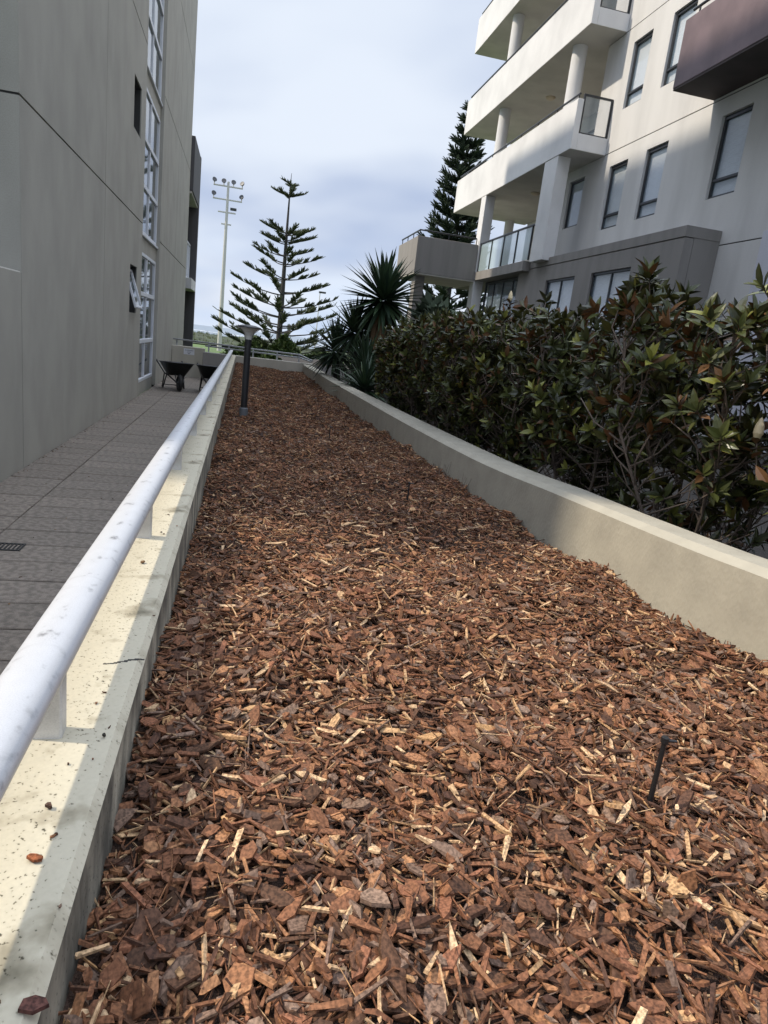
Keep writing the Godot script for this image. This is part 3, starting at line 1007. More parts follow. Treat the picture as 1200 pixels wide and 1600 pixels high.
# wheel towards +z of its own axes, handles towards -z
func wheelbarrow(label: String, at: Vector3, turn: float) -> void:
	var w := thing("wheelbarrow", label, "wheelbarrow", at, turn, "wheelbarrows parked at the end of the footpath")
	var t := MB.new()
	# an open tray: rings of a rounded rectangle, wider at the rim, deeper at the front
	var outer := []
	for k in 2:
		var hw: float = [0.19, 0.34][k]
		var z0: float = [-0.20, -0.44][k]
		var z1: float = [0.14, 0.46][k]
		var ring := []
		for s in 24:
			var a := TAU * s / 24.0
			var cx := signf(cos(a)) * pow(absf(cos(a)), 0.45)
			var cz := signf(sin(a)) * pow(absf(sin(a)), 0.45)
			var y := 0.33 if k == 0 else 0.61 + 0.02 * cz
			ring.append(Vector3(cx * hw, y, (z0 + z1) / 2.0 + cz * (z1 - z0) / 2.0))
		outer.append(ring)
	for s in 24:
		var s2 := (s + 1) % 24
		var mid: Vector3 = (outer[0][s] + outer[1][s]) / 2.0 - Vector3(0, 0.45, 0)
		t.oriented(outer[0][s], outer[0][s2], outer[1][s2], outer[1][s], mid)
		var inn := 0.93
		var a: Vector3 = outer[1][s] * Vector3(inn, 1, inn)
		var b: Vector3 = outer[1][s2] * Vector3(inn, 1, inn)
		var c: Vector3 = outer[0][s2] * Vector3(inn, 1, inn) + Vector3(0, 0.012, 0)
		var d: Vector3 = outer[0][s] * Vector3(inn, 1, inn) + Vector3(0, 0.012, 0)
		t.oriented(a, b, c, d, -mid)
		t.oriented(outer[1][s], outer[1][s2], b, a, Vector3.UP)
		t.tri(Vector3(0, 0.342, -0.03), c, d)
		t.tri(Vector3(0, 0.33, -0.03), outer[0][s], outer[0][s2])
	part("tray", t.mesh(), M.tray, w)
	var rim := MB.new()
	var pts := []
	var rr := []
	for s in 25:
		pts.append(outer[1][s % 24])
		rr.append(0.013)
	rim.tube(pts, rr, 6, false)
	part("tray_rim", rim.mesh(), M.black, w)
	for sx in [-1.0, 1.0]:
		var f := MB.new()
		f.tube([Vector3(sx * 0.07, 0.20, 0.42), Vector3(sx * 0.17, 0.31, 0.05), Vector3(sx * 0.21, 0.34, -0.25), Vector3(sx * 0.29, 0.56, -0.80)], [0.017, 0.017, 0.017, 0.017], 8)
		var h := part("handle", f.mesh(), M.black, w)
		var gp := MB.new()
		gp.tube([Vector3(sx * 0.287, 0.55, -0.775), Vector3(sx * 0.30, 0.595, -0.89)], [0.021, 0.021], 8)
		part("grip", gp.mesh(), M.black_rubber, h)
		var lg := MB.new()
		lg.tube([Vector3(sx * 0.19, 0.33, -0.10), Vector3(sx * 0.24, 0.012, -0.24), Vector3(sx * 0.24, 0.012, -0.34), Vector3(sx * 0.21, 0.35, -0.28)], [0.014, 0.014, 0.014, 0.014], 8)
		part("leg", lg.mesh(), M.black, w)
		var fk := MB.new()
		fk.tube([Vector3(sx * 0.07, 0.20, 0.42), Vector3(sx * 0.075, 0.36, 0.30)], [0.012, 0.012], 6)
		part("brace", fk.mesh(), M.black, w)
	var br := MB.new()
	br.tube([Vector3(-0.24, 0.08, -0.25), Vector3(0.24, 0.08, -0.25)], [0.010, 0.010], 6)
	part("cross_brace", br.mesh(), M.black, w)
	var wh := MB.new()
	var prof := []
	for k in 11:
		var a := PI * k / 10.0
		prof.append(Vector2(0.135 + 0.055 * sin(a), 0.045 * -cos(a)))
	wh.lathe(Vector3.ZERO, prof, 28)
	var side := Transform3D(Basis(Vector3(0, 0, 1), PI / 2.0), Vector3(0, 0.19, 0.42))
	var ty := part("wheel", wh.mesh(), M.black_rubber, w, side)
	var rm := MB.new()
	rm.lathe(Vector3.ZERO, [Vector2(0.0, -0.05), Vector2(0.03, -0.05), Vector2(0.035, -0.02), Vector2(0.137, -0.025), Vector2(0.137, 0.025), Vector2(0.035, 0.02), Vector2(0.03, 0.05), Vector2(0.0, 0.05)], 20)
	part("rim", rm.mesh(), M.sleeve, ty)
	var axle := MB.new()
	axle.tube([Vector3(0, -0.09, 0), Vector3(0, 0.09, 0)], [0.011, 0.011], 6)
	part("axle", axle.mesh(), M.black, ty)

# ------------------------------------------------------------------ white handrail on the left planter wall
func build_handrail() -> void:
	var r := thing("white_handrail", "scuffed white handrail on short posts along the left planter wall", "handrail")
	var b := MB.new()
	var prof := []
	for k in 20:
		var a := TAU * k / 20.0
		prof.append(Vector2(cos(a) * 0.0405, 0.027 * signf(sin(a)) * pow(absf(sin(a)), 0.85)))
	var zs := []
	var z := 1.6
	while z > -18.7:
		zs.append(z)
		z -= 0.4
	for i in zs.size() - 1:
		for k in 20:
			var k2 := (k + 1) % 20
			var p: Vector2 = prof[k]
			var q: Vector2 = prof[k2]
			var y0 := coping_y(zs[i]) + 0.128
			var y1 := coping_y(zs[i + 1]) + 0.128
			var np := Vector3(p.x / 0.0016, p.y / 0.0007, 0).normalized()
			var nq := Vector3(q.x / 0.0016, q.y / 0.0007, 0).normalized()
			var A := Vector3(-0.2665 + p.x, y0 + p.y, zs[i])
			var B := Vector3(-0.2665 + q.x, y0 + q.y, zs[i])
			var C := Vector3(-0.2665 + q.x, y1 + q.y, zs[i + 1])
			var D := Vector3(-0.2665 + p.x, y1 + p.y, zs[i + 1])
			b.trin(A, B, C, np, nq, nq)
			b.trin(A, C, D, np, nq, np)
	for e in [0, zs.size() - 1]:
		for k in range(1, 19):
			var y := coping_y(zs[e]) + 0.128
			var o := Vector3(-0.2665, y, zs[e])
			b.tri(o + Vector3(prof[0].x, prof[0].y, 0), o + Vector3(prof[k].x, prof[k].y, 0), o + Vector3(prof[k + 1].x, prof[k + 1].y, 0))
	part("rail", b.mesh(), M.rail, r)
	var pm := MB.new()
	pm.box(Vector3(-0.029, 0.0, -0.017), Vector3(0.029, 0.112, 0.017), 0.003)
	var m := pm.mesh()
	var bm := MB.new()
	for k in 18:
		var zz := 0.045 - 1.06 * k
		var o := part("post", m, M.post, r)
		o.position = Vector3(-0.266, coping_y(zz) - 0.004, zz)

# ------------------------------------------------------------------ mulch
func mulch_y(x: float, z: float) -> float:
	var y := along([[-3.0, -0.76], [1.5, -0.762], [2.0, -0.782], [2.5, -0.805], [4.0, -0.832], [6.0, -0.868], [8.6, -0.908], [12.0, -0.945], [19.0, -0.955]], -z)
	y += 0.055 * clampf((0.9 - x) / 0.9, 0.0, 1.0) * clampf((-z - 4.0) / 5.0, 0.0, 1.0)
	y += 0.026 * sin(x * 5.1 + z * 2.3) * sin(z * 3.7 - x * 1.9) + 0.012 * sin(x * 11.0 - z * 7.3) + 0.009 * sin(x * 17.0 + z * 13.1)
	y += 0.03 * exp(-pow((x - 0.9) / 0.5, 2.0)) * sin(z * 1.1 + 0.6)
	y -= 0.02 * exp(-pow((x + 0.15) / 0.10, 2.0))
	return y

func bark_colour(pale: float) -> Color:
	var t := rng.randf()
	var c: Color
	if rng.randf() < pale:
		c = Color(0.42, 0.25, 0.12).lerp(Color(0.62, 0.45, 0.28), t)
	elif t < 0.40:
		c = Color(0.16, 0.076, 0.043).lerp(Color(0.24, 0.112, 0.060), rng.randf())
	elif t < 0.64:
		c = Color(0.075, 0.040, 0.026).lerp(Color(0.125, 0.066, 0.041), rng.randf())
	elif t < 0.80:
		c = Color(0.27, 0.130, 0.066).lerp(Color(0.37, 0.195, 0.10), rng.randf())
	elif t < 0.96:
		c = Color(0.17, 0.112, 0.082).lerp(Color(0.24, 0.168, 0.128), rng.randf())
	else:
		c = Color(0.25, 0.112, 0.064)
	return Color(minf(c.r * 1.20, 0.76), c.g * 1.13, c.b * 1.06)

# one chip: an uneven plate, n corners, bent across, written into b under the transform t
func chip(b: MB, t: Transform3D, l: float, w: float, h: float, n: int, col: Color) -> void:
	var top := []
	var low := []
	var bend := rng.randf_range(-0.10, 0.14) * l
	for k in n:
		var a := TAU * (k + 0.5) / n + rng.randf_range(-0.2, 0.2)
		var cx := cos(a) * l * 0.5 * rng.randf_range(0.62, 1.12)
		var cz := sin(a) * w * 0.5 * rng.randf_range(0.55, 1.25)
		if n == 4:
			cx = signf(cos(a)) * l * 0.5 * rng.randf_range(0.72, 1.0)
			cz = signf(sin(a)) * w * 0.5 * rng.randf_range(0.15, 1.0)
		var y := bend * (cx * cx / (l * l)) * 4.0 - bend * 0.5
		top.append(t * Vector3(cx, y + h * 0.5 * rng.randf_range(0.6, 1.3), cz))
		low.append(t * Vector3(cx * 1.04, y - h * 0.5, cz * 1.04))
	b.col = col
	var up := t.basis.y
	for k in range(1, n - 1):
		if (top[k + 1] - top[0]).cross(top[k] - top[0]).dot(up) >= 0.0:
			b.tri(top[0], top[k], top[k + 1])
		else:
			b.tri(top[0], top[k + 1], top[k])
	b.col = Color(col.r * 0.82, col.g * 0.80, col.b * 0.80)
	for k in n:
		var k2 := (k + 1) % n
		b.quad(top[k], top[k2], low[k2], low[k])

func build_mulch() -> void:
	var bed := MB.new()
	var nx := 34
	var nz := 330
	for i in nz:
		for j in nx:
			var p := []
			for k in [[0, 0], [1, 0], [1, 1], [0, 1]]:
				var zz: float = 1.4 - 20.3 * (i + k[1]) / nz
				var xx := lerpf(-0.16, right_in(zz) + 0.02, float(j + k[0]) / nx)
				p.append(Vector3(xx, mulch_y(xx, zz) - 0.012, zz))
			bed.oriented(p[0], p[1], p[2], p[3], Vector3.UP)
	var root := setting("mulch_bed", bed.mesh(), M.mulch_soil)
	var b := MB.new()
	var zones := [[0.5, -0.35, 900.0, 1.0], [-0.35, -2.4, 9000.0, 1.28], [-2.4, -5.5, 5600.0, 1.08], [-5.5, -10.5, 2900.0, 1.3], [-10.5, -18.9, 1700.0, 1.6]]
	for zn in zones:
		var count := int(zn[2] * (zn[0] - zn[1]) * 1.62)
		var sz: float = zn[3]
		for i in count:
			var z := lerpf(zn[0], zn[1], rng.randf())
			var x := lerpf(-0.145, right_in(z) - 0.006, rng.randf())
			var kind := rng.randf()
			var l: float
			var w: float
			var h: float
			var n := 4
			var lift := rng.randf()
			if kind < 0.42:      # bark flakes
				l = rng.randf_range(0.010, 0.036) * rng.randf_range(0.7, 1.4)
				w = l * rng.randf_range(0.28, 0.72)
				h = rng.randf_range(0.0015, 0.0045)
				n = rng.randi_range(5, 7) if z > -3.5 else 4
			elif kind < 0.74:    # splinters
				l = rng.randf_range(0.018, 0.055)
				w = l * rng.randf_range(0.10, 0.26)
				h = rng.randf_range(0.0012, 0.004)
			else:                # threads
				l = rng.randf_range(0.02, 0.075)
				w = rng.randf_range(0.0010, 0.0028)
				h = w
			var tilt := 0.42 if lift > 0.3 else 0.9
			var bs := Basis.from_euler(Vector3(rng.randfn(0.0, tilt * 0.6), rng.randf() * TAU, rng.randfn(0.0, tilt * 0.6))).scaled_local(Vector3.ONE * sz)
			var y := mulch_y(x, z) + rng.randf_range(-0.008, 0.018)
			var col := bark_colour(0.04 if kind < 0.42 else 0.15 if kind < 0.74 else 0.24)
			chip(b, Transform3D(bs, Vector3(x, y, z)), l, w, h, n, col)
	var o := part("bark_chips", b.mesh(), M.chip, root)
	o.set_meta("kind", "stuff")
	# the largest chips near the camera, each a piece of its own
	var shapes := []
	for k in 30:
		var s := MB.new()
		var kind := k % 5
		var l: float = [0.056, 0.078, 0.082, 0.098, 0.066][kind] * rng.randf_range(0.8, 1.15)
		var w: float = l * [0.5, 0.36, 0.13, 0.10, 0.45][kind]
		chip(s, Transform3D(), l, w, rng.randf_range(0.004, 0.008), 7 if kind in [0, 1, 4] else 5, bark_colour([0.05, 0.1, 0.75, 0.8, 0.0][kind]))
		shapes.append(s.mesh())
	for i in 300:
		var z := -0.42 - 2.9 * pow(rng.randf(), 1.35)
		var half := 0.35 + 0.62 * absf(z)
		var x := rng.randf_range(maxf(-0.12, 0.08 - half), minf(right_in(z) - 0.03, 0.30 + half * 1.25))
		var bs := Basis.from_euler(Vector3(rng.randfn(0.0, 0.2), rng.randf() * TAU, rng.randfn(0.0, 0.2)))
		part("bark_chip", shapes[i % 30], M.chip, root, Transform3D(bs, Vector3(x, mulch_y(x, z) + rng.randf_range(0.010, 0.02), z)))

# ------------------------------------------------------------------ hedge
# a magnolia leaf along +x, glossy above and rusty beneath
func leaf_mesh(l: float, w: float, fold: float, droop: float, above: Color, below: Color) -> ArrayMesh:
	var b := MB.new()
	var st := [0.0, 0.16, 0.42, 0.72, 1.0]
	var wd := [0.05, 0.55, 1.0, 0.72, 0.0]
	for side in 2:
		var off := 0.0 if side == 0 else -0.0018
		b.col = above if side == 0 else below
		for i in 4:
			var p := []
			for k in [i, i + 1]:
				var x: float = st[k] * l
				var y: float = -droop * l * st[k] * st[k] + off
				var hw: float = wd[k] * w * 0.5
				p.append([Vector3(x, y, 0), Vector3(x, y + hw * fold, hw), Vector3(x, y + hw * fold, -hw)])
			for s in [1, 2]:
				var nrm := Vector3.UP if side == 0 else Vector3.DOWN
				b.oriented(p[0][0], p[0][s], p[1][s], p[1][0], nrm)
	return b.mesh()

func build_hedge() -> void:
	var rust := Color(0.13, 0.060, 0.026)
	var tints := [Color(0.046, 0.054, 0.016), Color(0.060, 0.070, 0.020), Color(0.082, 0.094, 0.026), Color(0.028, 0.033, 0.012), Color(0.185, 0.190, 0.042), Color(0.125, 0.064, 0.028)]
	var weight := [0.0, 0.28, 0.54, 0.66, 0.88, 0.93, 1.0]
	var meshes := []
	for k in 6:
		meshes.append([leaf_mesh(0.084, 0.033, 0.28, 0.16, tints[k], rust), leaf_mesh(0.075, 0.033, 0.45, 0.05, tints[k], rust), leaf_mesh(0.094, 0.035, 0.2, 0.30, tints[k], rust)])
	var white := leaf_mesh(0.084, 0.033, 0.28, 0.16, Color(1, 1, 1), Color(2.2, 0.85, 0.8))
	var spots := []
	var z := -1.85
	while z > -9.9:
		spots.append(z)
		z -= rng.randf_range(0.92, 1.1)
	var said := ["first from the camera, at the right frame edge", "second from the camera, before the lavender wall", "third from the camera, before the grey end wall", "fourth from the camera, before the grey wall windows", "fifth from the camera, with a pale bud on top", "sixth from the camera, below the white blade wall", "seventh from the camera, below the glass balustrade", "eighth from the camera, below the thin pier", "last and lowest, at the foot of the tall yucca", "behind the rest", "behind the rest"]
	for i in spots.size():
		var base := Vector3(2.26 + rng.randf_range(-0.06, 0.10), -1.02, spots[i])
		var sh := thing("magnolia_shrub", "glossy magnolia shrub in the hedge, %s" % said[mini(i, 10)], "shrub", base, 0.0, "magnolia shrubs of the hedge")
		var topy: float = 1.50 + [0.0, 0.06, -0.03, -0.09, -0.05, -0.06, -0.10, -0.28, -0.60, -0.6, -0.6, -0.6][mini(i, 11)]
		var tips := []
		var main := 6
		for k in main:
			var a := TAU * (k + rng.randf_range(-0.3, 0.3)) / main
			var lean := Vector3(cos(a) * 0.42, 0, sin(a) * 0.5)
			var s := MB.new()
			var p0 := Vector3(cos(a) * 0.06, -0.05, sin(a) * 0.06)
			var p1 := p0 + lean * 0.35 + Vector3(rng.randfn(0, 0.04), 0.42, rng.randfn(0, 0.04))
			var p2 := p1 + lean * 0.40 + Vector3(rng.randfn(0, 0.05), 0.40, rng.randfn(0, 0.05))
			var p3 := p2 + lean * 0.20 + Vector3(rng.randfn(0, 0.05), topy - 0.95 + rng.randf_range(-0.15, 0.05), rng.randfn(0, 0.05))
			s.tube([p0, p0.lerp(p1, 0.5) + Vector3(rng.randfn(0, 0.02), 0, rng.randfn(0, 0.02)), p1, p2, p3], [0.011, 0.010, 0.009, 0.007, 0.004], 6)
			var line := [p0, p1, p2, p3]
			for q in 52:
				var t := rng.randf_range(0.30, 2.95)
				var at: Vector3 = line[int(t)].lerp(line[mini(int(t) + 1, 3)], t - int(t))
				var ba := rng.randf() * TAU
				var out := Vector3(cos(ba), rng.randf_range(0.5, 1.5), sin(ba)).normalized()
				var ln := rng.randf_range(0.12, 0.36)
				var e := at + out * ln
				e.x = clampf(e.x, -0.46, 0.60)
				e.y = minf(e.y, topy + rng.randf_range(-0.14, 0.03))
				var mid := at.lerp(e, 0.55) + Vector3(rng.randfn(0, 0.025), -0.02, rng.randfn(0, 0.025))
				s.tube([at, mid, e], [0.006, 0.0045, 0.003], 4, false)
				tips.append([e, (e - mid).normalized()])
				if rng.randf() < 0.75:
					var e2 := mid + Vector3(rng.randfn(0, 0.1), rng.randf_range(0.04, 0.16), rng.randfn(0, 0.1))
					e2.x = clampf(e2.x, -0.46, 0.60)
					s.tube([mid, e2], [0.004, 0.003], 4, false)
					tips.append([e2, (e2 - mid).normalized()])
			tips.append([p3, Vector3.UP])
			part("stem", s.mesh(), M.stem, sh)
		var all := []
		for tp in tips:
			var e: Vector3 = tp[0]
			# lower twigs mostly lost their leaves
			var keep := clampf((0.50 if i > 1 else 0.24) + (e.y - 0.30) * 0.9, 0.42 if i > 1 else 0.15, 1.0)
			if rng.randf() > keep:
				continue
			var d: Vector3 = tp[1]
			var side := d.cross(Vector3(0.3, 0.2, 0.9)).normalized()
			var nl := rng.randi_range(8, 13)
			var young := rng.randf() < 0.10
			for q in nl:
				var a := 2.4 * q + rng.randf_range(-0.3, 0.3)
				var open := lerpf(0.35, 1.45, float(q) / nl) + rng.randf_range(-0.15, 0.15)
				var rad := side.rotated(d, a)
				var dir := (d * cos(open) + rad * sin(open)).normalized()
				var up := (d - dir * d.dot(dir))
				up = up.normalized() if up.length() > 0.05 else Vector3.UP
				var bs := Basis(dir, up, dir.cross(up))
				var roll := rng.randfn(0.0, 0.35)
				bs = Basis(dir, roll) * bs
				var pos := e - d * 0.05 * (float(q) / nl)
				var tq := rng.randf()
				var kind := 0
				for u in 6:
					if tq >= weight[u] and tq < weight[u + 1]:
						kind = u
				if young and q < 4:
					kind = 4
				all.append([Transform3D(bs.scaled_local(Vector3.ONE * rng.randf_range(0.75, 1.15)), pos), kind])
		# the leaves that show largest become pieces, the rest one mass
		var most := 300 if i < 3 else 150 if i < 7 else 40
		for a in all:
			var wp: Vector3 = base + a[0].origin
			a.append(wp.length() + (wp.x - 1.9) * 1.2 + rng.randf() * 0.5)
		all.sort_custom(func(p, q): return p[2] < q[2])
		var where := []
		var cols := []
		for k in all.size():
			if k < most:
				part("leaf", meshes[all[k][1]][k % 3], M.leaf, sh, all[k][0])
			else:
				where.append(all[k][0])
				cols.append(tints[all[k][1]])
		many("foliage", white, M.leaf, where, cols, sh)
	for q in [Vector3(2.05, -0.19, -2.33), Vector3(2.30, 0.52, -5.9)]:
		var f := MB.new()
		f.lathe(Vector3.ZERO, [Vector2(0.0, 0.0), Vector2(0.012, 0.008), Vector2(0.020, 0.03), Vector2(0.017, 0.06), Vector2(0.006, 0.088), Vector2(0.0, 0.094)], 14)
		var st := MB.new()
		st.tube([Vector3(0.03, -0.16, 0.02), Vector3(0, 0.005, 0)], [0.0025, 0.0035], 6)
		var bud := thing("magnolia_bud", "cream magnolia bud standing among the nearest shrubs' leaves" if q.z > -3.0 else "pale magnolia bud on top of the hedge below the dark glazing", "flower bud", q, 0.0, "magnolia buds")
		for k in 7:
			var a := 2.4 * k
			var d := Vector3(cos(a), rng.randf_range(0.1, 0.7), sin(a)).normalized()
			var sd := d.cross(Vector3.UP).normalized()
			part("leaf", meshes[k % 4][k % 3], M.leaf, bud, Transform3D(Basis(d, sd.cross(d), sd), Vector3(0, -0.012 * k, 0)))
		part("petals", f.mesh(), M.petal, bud)
		part("stalk", st.mesh(), M.stem, bud)

# ------------------------------------------------------------------ yuccas
func yucca_head(parent: Node3D, at: Vector3, rad: float, count: int) -> void:
	var where := []
	var cols := []
	for k in count:
		var f := float(k) / count
		var el := lerpf(1.5, -0.95, pow(f, 0.8)) + rng.randf_range(-0.12, 0.12)
		var a := 2.399 * k
		var d := Vector3(cos(a) * cos(el), sin(el), sin(a) * cos(el)).normalized()
		var side := d.cross(Vector3.UP)
		side = side.normalized() if side.length() > 0.05 else Vector3.RIGHT
		var up := side.cross(d).normalized()
		var l := rad * rng.randf_range(0.82, 1.08)
		where.append(Transform3D(Basis(d * l, up * l, side * l), at + d * 0.05))
		cols.append(Color(0.018, 0.036, 0.020).lerp(Color(0.05, 0.085, 0.035), rng.randf() * (1.0 - f * 0.6)))
	var b := MB.new()
	var st := [0.0, 0.3, 0.65, 1.0]
	var wd := [0.034, 0.050, 0.040, 0.0]
	for i in 3:
		var p := []
		for k in [i, i + 1]:
			var hw: float = wd[k]
			var y: float = -0.06 * st[k] * st[k]
			p.append([Vector3(st[k], y, 0), Vector3(st[k], y + hw * 0.4, hw), Vector3(st[k], y + hw * 0.4, -hw)])
		b.oriented(p[0][0], p[0][1], p[1][1], p[1][0], Vector3.UP)
		b.oriented(p[0][0], p[0][2], p[1][2], p[1][0], Vector3.UP)
	var m := b.mesh()
	var tinted := []
	for k in 5:
		var mat: StandardMaterial3D = M.blade.duplicate()
		mat.vertex_color_use_as_albedo = false
		mat.albedo_color = lin(lerpf(0.018, 0.045, k / 4.0), lerpf(0.036, 0.078, k / 4.0), lerpf(0.020, 0.034, k / 4.0))
		tinted.append(mat)
	for k in where.size():
		part("leaf", m, tinted[rng.randi() % 5], parent, where[k])

func build_yuccas() -> void:
	var group := "yuccas at the far end of the hedge"
	var y := thing("yucca", "tall yucca with a skirt of dead brown leaves beside the box balcony", "yucca", Vector3(2.62, -1.05, -12.9), 0.0, group)
	var t := MB.new()
	t.tube([Vector3(0.06, -0.1, 0), Vector3(0.02, 0.6, 0.02), Vector3(-0.06, 1.3, 0.0), Vector3(-0.09, 1.85, 0)], [0.11, 0.09, 0.075, 0.07], 10)
	part("trunk", t.mesh(), M.bark, y)
	yucca_head(y, Vector3(-0.09, 1.88, 0), 0.88, 190)
	var sk := MB.new()
	for k in 60:
		var a := rng.randf() * TAU
		var o := Vector3(cos(a), 0, sin(a))
		var s := Vector3(-sin(a), 0, cos(a)) * rng.randf_range(0.012, 0.022)
		var p0 := Vector3(-0.09, rng.randf_range(1.45, 1.8), 0) + o * 0.07
		var p1 := p0 + o * rng.randf_range(0.05, 0.13) - Vector3(0, 0.30, 0)
		var p2 := p0 + o * rng.randf_range(0.05, 0.22) - Vector3(0, rng.randf_range(0.55, 0.95), 0)
		sk.quad(p0 - s * 0.6, p0 + s * 0.6, p1 + s, p1 - s)
		sk.tri(p1 - s, p1 + s, p2)
	part("dead_leaves", sk.mesh(), M.dead_leaf, y)
	var defs := [
		[Vector3(2.22, -1.05, -13.3), 1.22, 0.72, "shorter yucca leaning out left of the tall one"],
		[Vector3(2.02, -1.05, -14.3), 0.80, 0.74, "low yucca nearest the far end of the right planter wall"],
		[Vector3(2.30, -1.05, -12.2), 0.62, 0.62, "low dark yucca crowding the foot of the tall one"],
		[Vector3(2.75, -1.05, -14.6), 0.95, 0.75, "dark yucca standing behind the others"],
		[Vector3(2.12, -1.05, -11.0), 0.30, 0.60, "lowest yucca, right beside the planter wall and the last magnolia"],
	]
	for d in defs:
		var o := thing("yucca", d[3], "yucca", d[0], 0.0, group)
		var tr := MB.new()
		tr.tube([Vector3(0, -0.1, 0), Vector3(-0.04, d[1] * 0.5, 0), Vector3(-0.1, d[1], 0)], [0.09, 0.075, 0.06], 8)
		part("trunk", tr.mesh(), M.bark, o)
		yucca_head(o, Vector3(-0.1, d[1] + 0.02, 0), d[2], 120)

# ------------------------------------------------------------------ pines
func needle_rope() -> ArrayMesh:
	# one brush of a Norfolk pine: a spindle along +x with short spurs all round
	var b := MB.new()
	b.col = Color(0.9, 0.9, 0.9)
	b.tube([Vector3.ZERO, Vector3(0.35, 0.0, 0), Vector3(0.75, 0.02, 0), Vector3(1.0, 0.05, 0)], [0.028, 0.045, 0.036, 0.006], 5, false)
	var r2 := RandomNumberGenerator.new()
	r2.seed = 5
	for k in 22:
		var x := 0.04 + 0.92 * k / 22.0
		var a := 2.4 * k
		var o := Vector3(0.5, cos(a), sin(a)).normalized()
		var p := Vector3(x, 0.02 * x, 0)
		var s := o.cross(Vector3.RIGHT).normalized() * 0.014
		b.col = Color.WHITE * r2.randf_range(0.75, 1.3)
		b.tri(p - s, p + s, p + o * 0.095)
	return b.mesh()

func build_pine(at: Vector3) -> void:
	var r := thing("norfolk_pine", "open Norfolk pine with tiered upcurved branches standing on the lawn", "tree", at, 0.0, "norfolk pines")
	var h := 9.55 - at.y
	var t := MB.new()
	t.tube([Vector3(0, -0.3, 0), Vector3(0.03, h * 0.35, 0), Vector3(0.0, h * 0.7, 0), Vector3(0.0, h * 0.93, 0), Vector3(0.02, h, 0)], [0.21, 0.16, 0.09, 0.035, 0.012], 10)
	part("trunk", t.mesh(), M.bark, r)
	var rope := needle_rope()
	# heights of the tiers above the eye at this distance, and how far their branches reach
	var tiers := [[8.85, 0.5, 5, 1.0], [8.15, 1.05, 6, 1.0], [6.05, 1.75, 7, 0.8], [5.55, 1.7, 6, 0.75], [4.75, 2.0, 6, 0.6], [4.2, 2.4, 5, 0.52], [3.3, 2.4, 6, 0.6], [2.45, 3.3, 5, 0.55], [1.65, 3.4, 6, 0.58], [1.1, 3.3, 6, 0.55], [0.45, 3.7, 6, 0.6], [0.0, 4.2, 6, 0.55], [-0.75, 4.5, 6, 0.58], [-1.35, 4.0, 5, 0.5]]
	var wood := MB.new()
	for ti in tiers.size():
		var y0: float = tiers[ti][0] - at.y
		var reach: float = tiers[ti][1]
		var nb: int = tiers[ti][2]
		var clothed: float = tiers[ti][3]
		var where := []
		var cols := []
		var phase := rng.randf() * TAU
		var limbs := MB.new()
		for k in nb:
			var a := phase + TAU * (k + rng.randf_range(-0.18, 0.18)) / nb
			var o := Vector3(cos(a), 0, sin(a))
			var len := reach * rng.randf_range(0.78, 1.06)
			var yb := y0 + rng.randf_range(-0.12, 0.12)
			var pts := []
			var rr := []
			for q in 6:
				var f := q / 5.0
				pts.append(o * len * f + Vector3(0, yb + len * (0.05 * f + 0.21 * f * f), 0))
				rr.append(lerpf(0.045, 0.014, f) * (0.6 + reach * 0.14))
			limbs.tube(pts, rr, 5, false)
			var side := Vector3(-sin(a), 0, cos(a))
			var n := int(64 * len * clothed) + 8
			for q in n:
				var f := lerpf(1.0 - clothed, 1.0, (q + rng.randf()) / n)
				if ti > 3 and sin(f * 21.0 + k * 2.0 + ti) > 0.62:
					continue
				var i0 := mini(int(f * 5.0), 4)
				var p: Vector3 = pts[i0].lerp(pts[i0 + 1], f * 5.0 - i0)
				var sw := rng.randf_range(-1.0, 1.0)
				var d := (o * rng.randf_range(0.3, 0.85) + side * sw * 0.7 + Vector3.UP * rng.randf_range(0.35, 0.9)).normalized()
				var l := rng.randf_range(0.30, 0.52) * (0.55 + 0.45 * minf(reach / 2.5, 1.0)) * (1.0 - 0.35 * absf(f - (1.0 - clothed * 0.5)) )
				var up := d.cross(side).normalized()
				where.append(Transform3D(Basis(d * l, up * l * 1.5, d.cross(up).normalized() * l * 1.5), p))
				cols.append(Color(0.036, 0.048, 0.024).lerp(Color(0.10, 0.115, 0.055), pow(rng.randf(), 1.5)))
		var tier := part("branch_tier", limbs.mesh(), M.bark, r)
		many("needles", rope, M.needle, where, cols, tier)

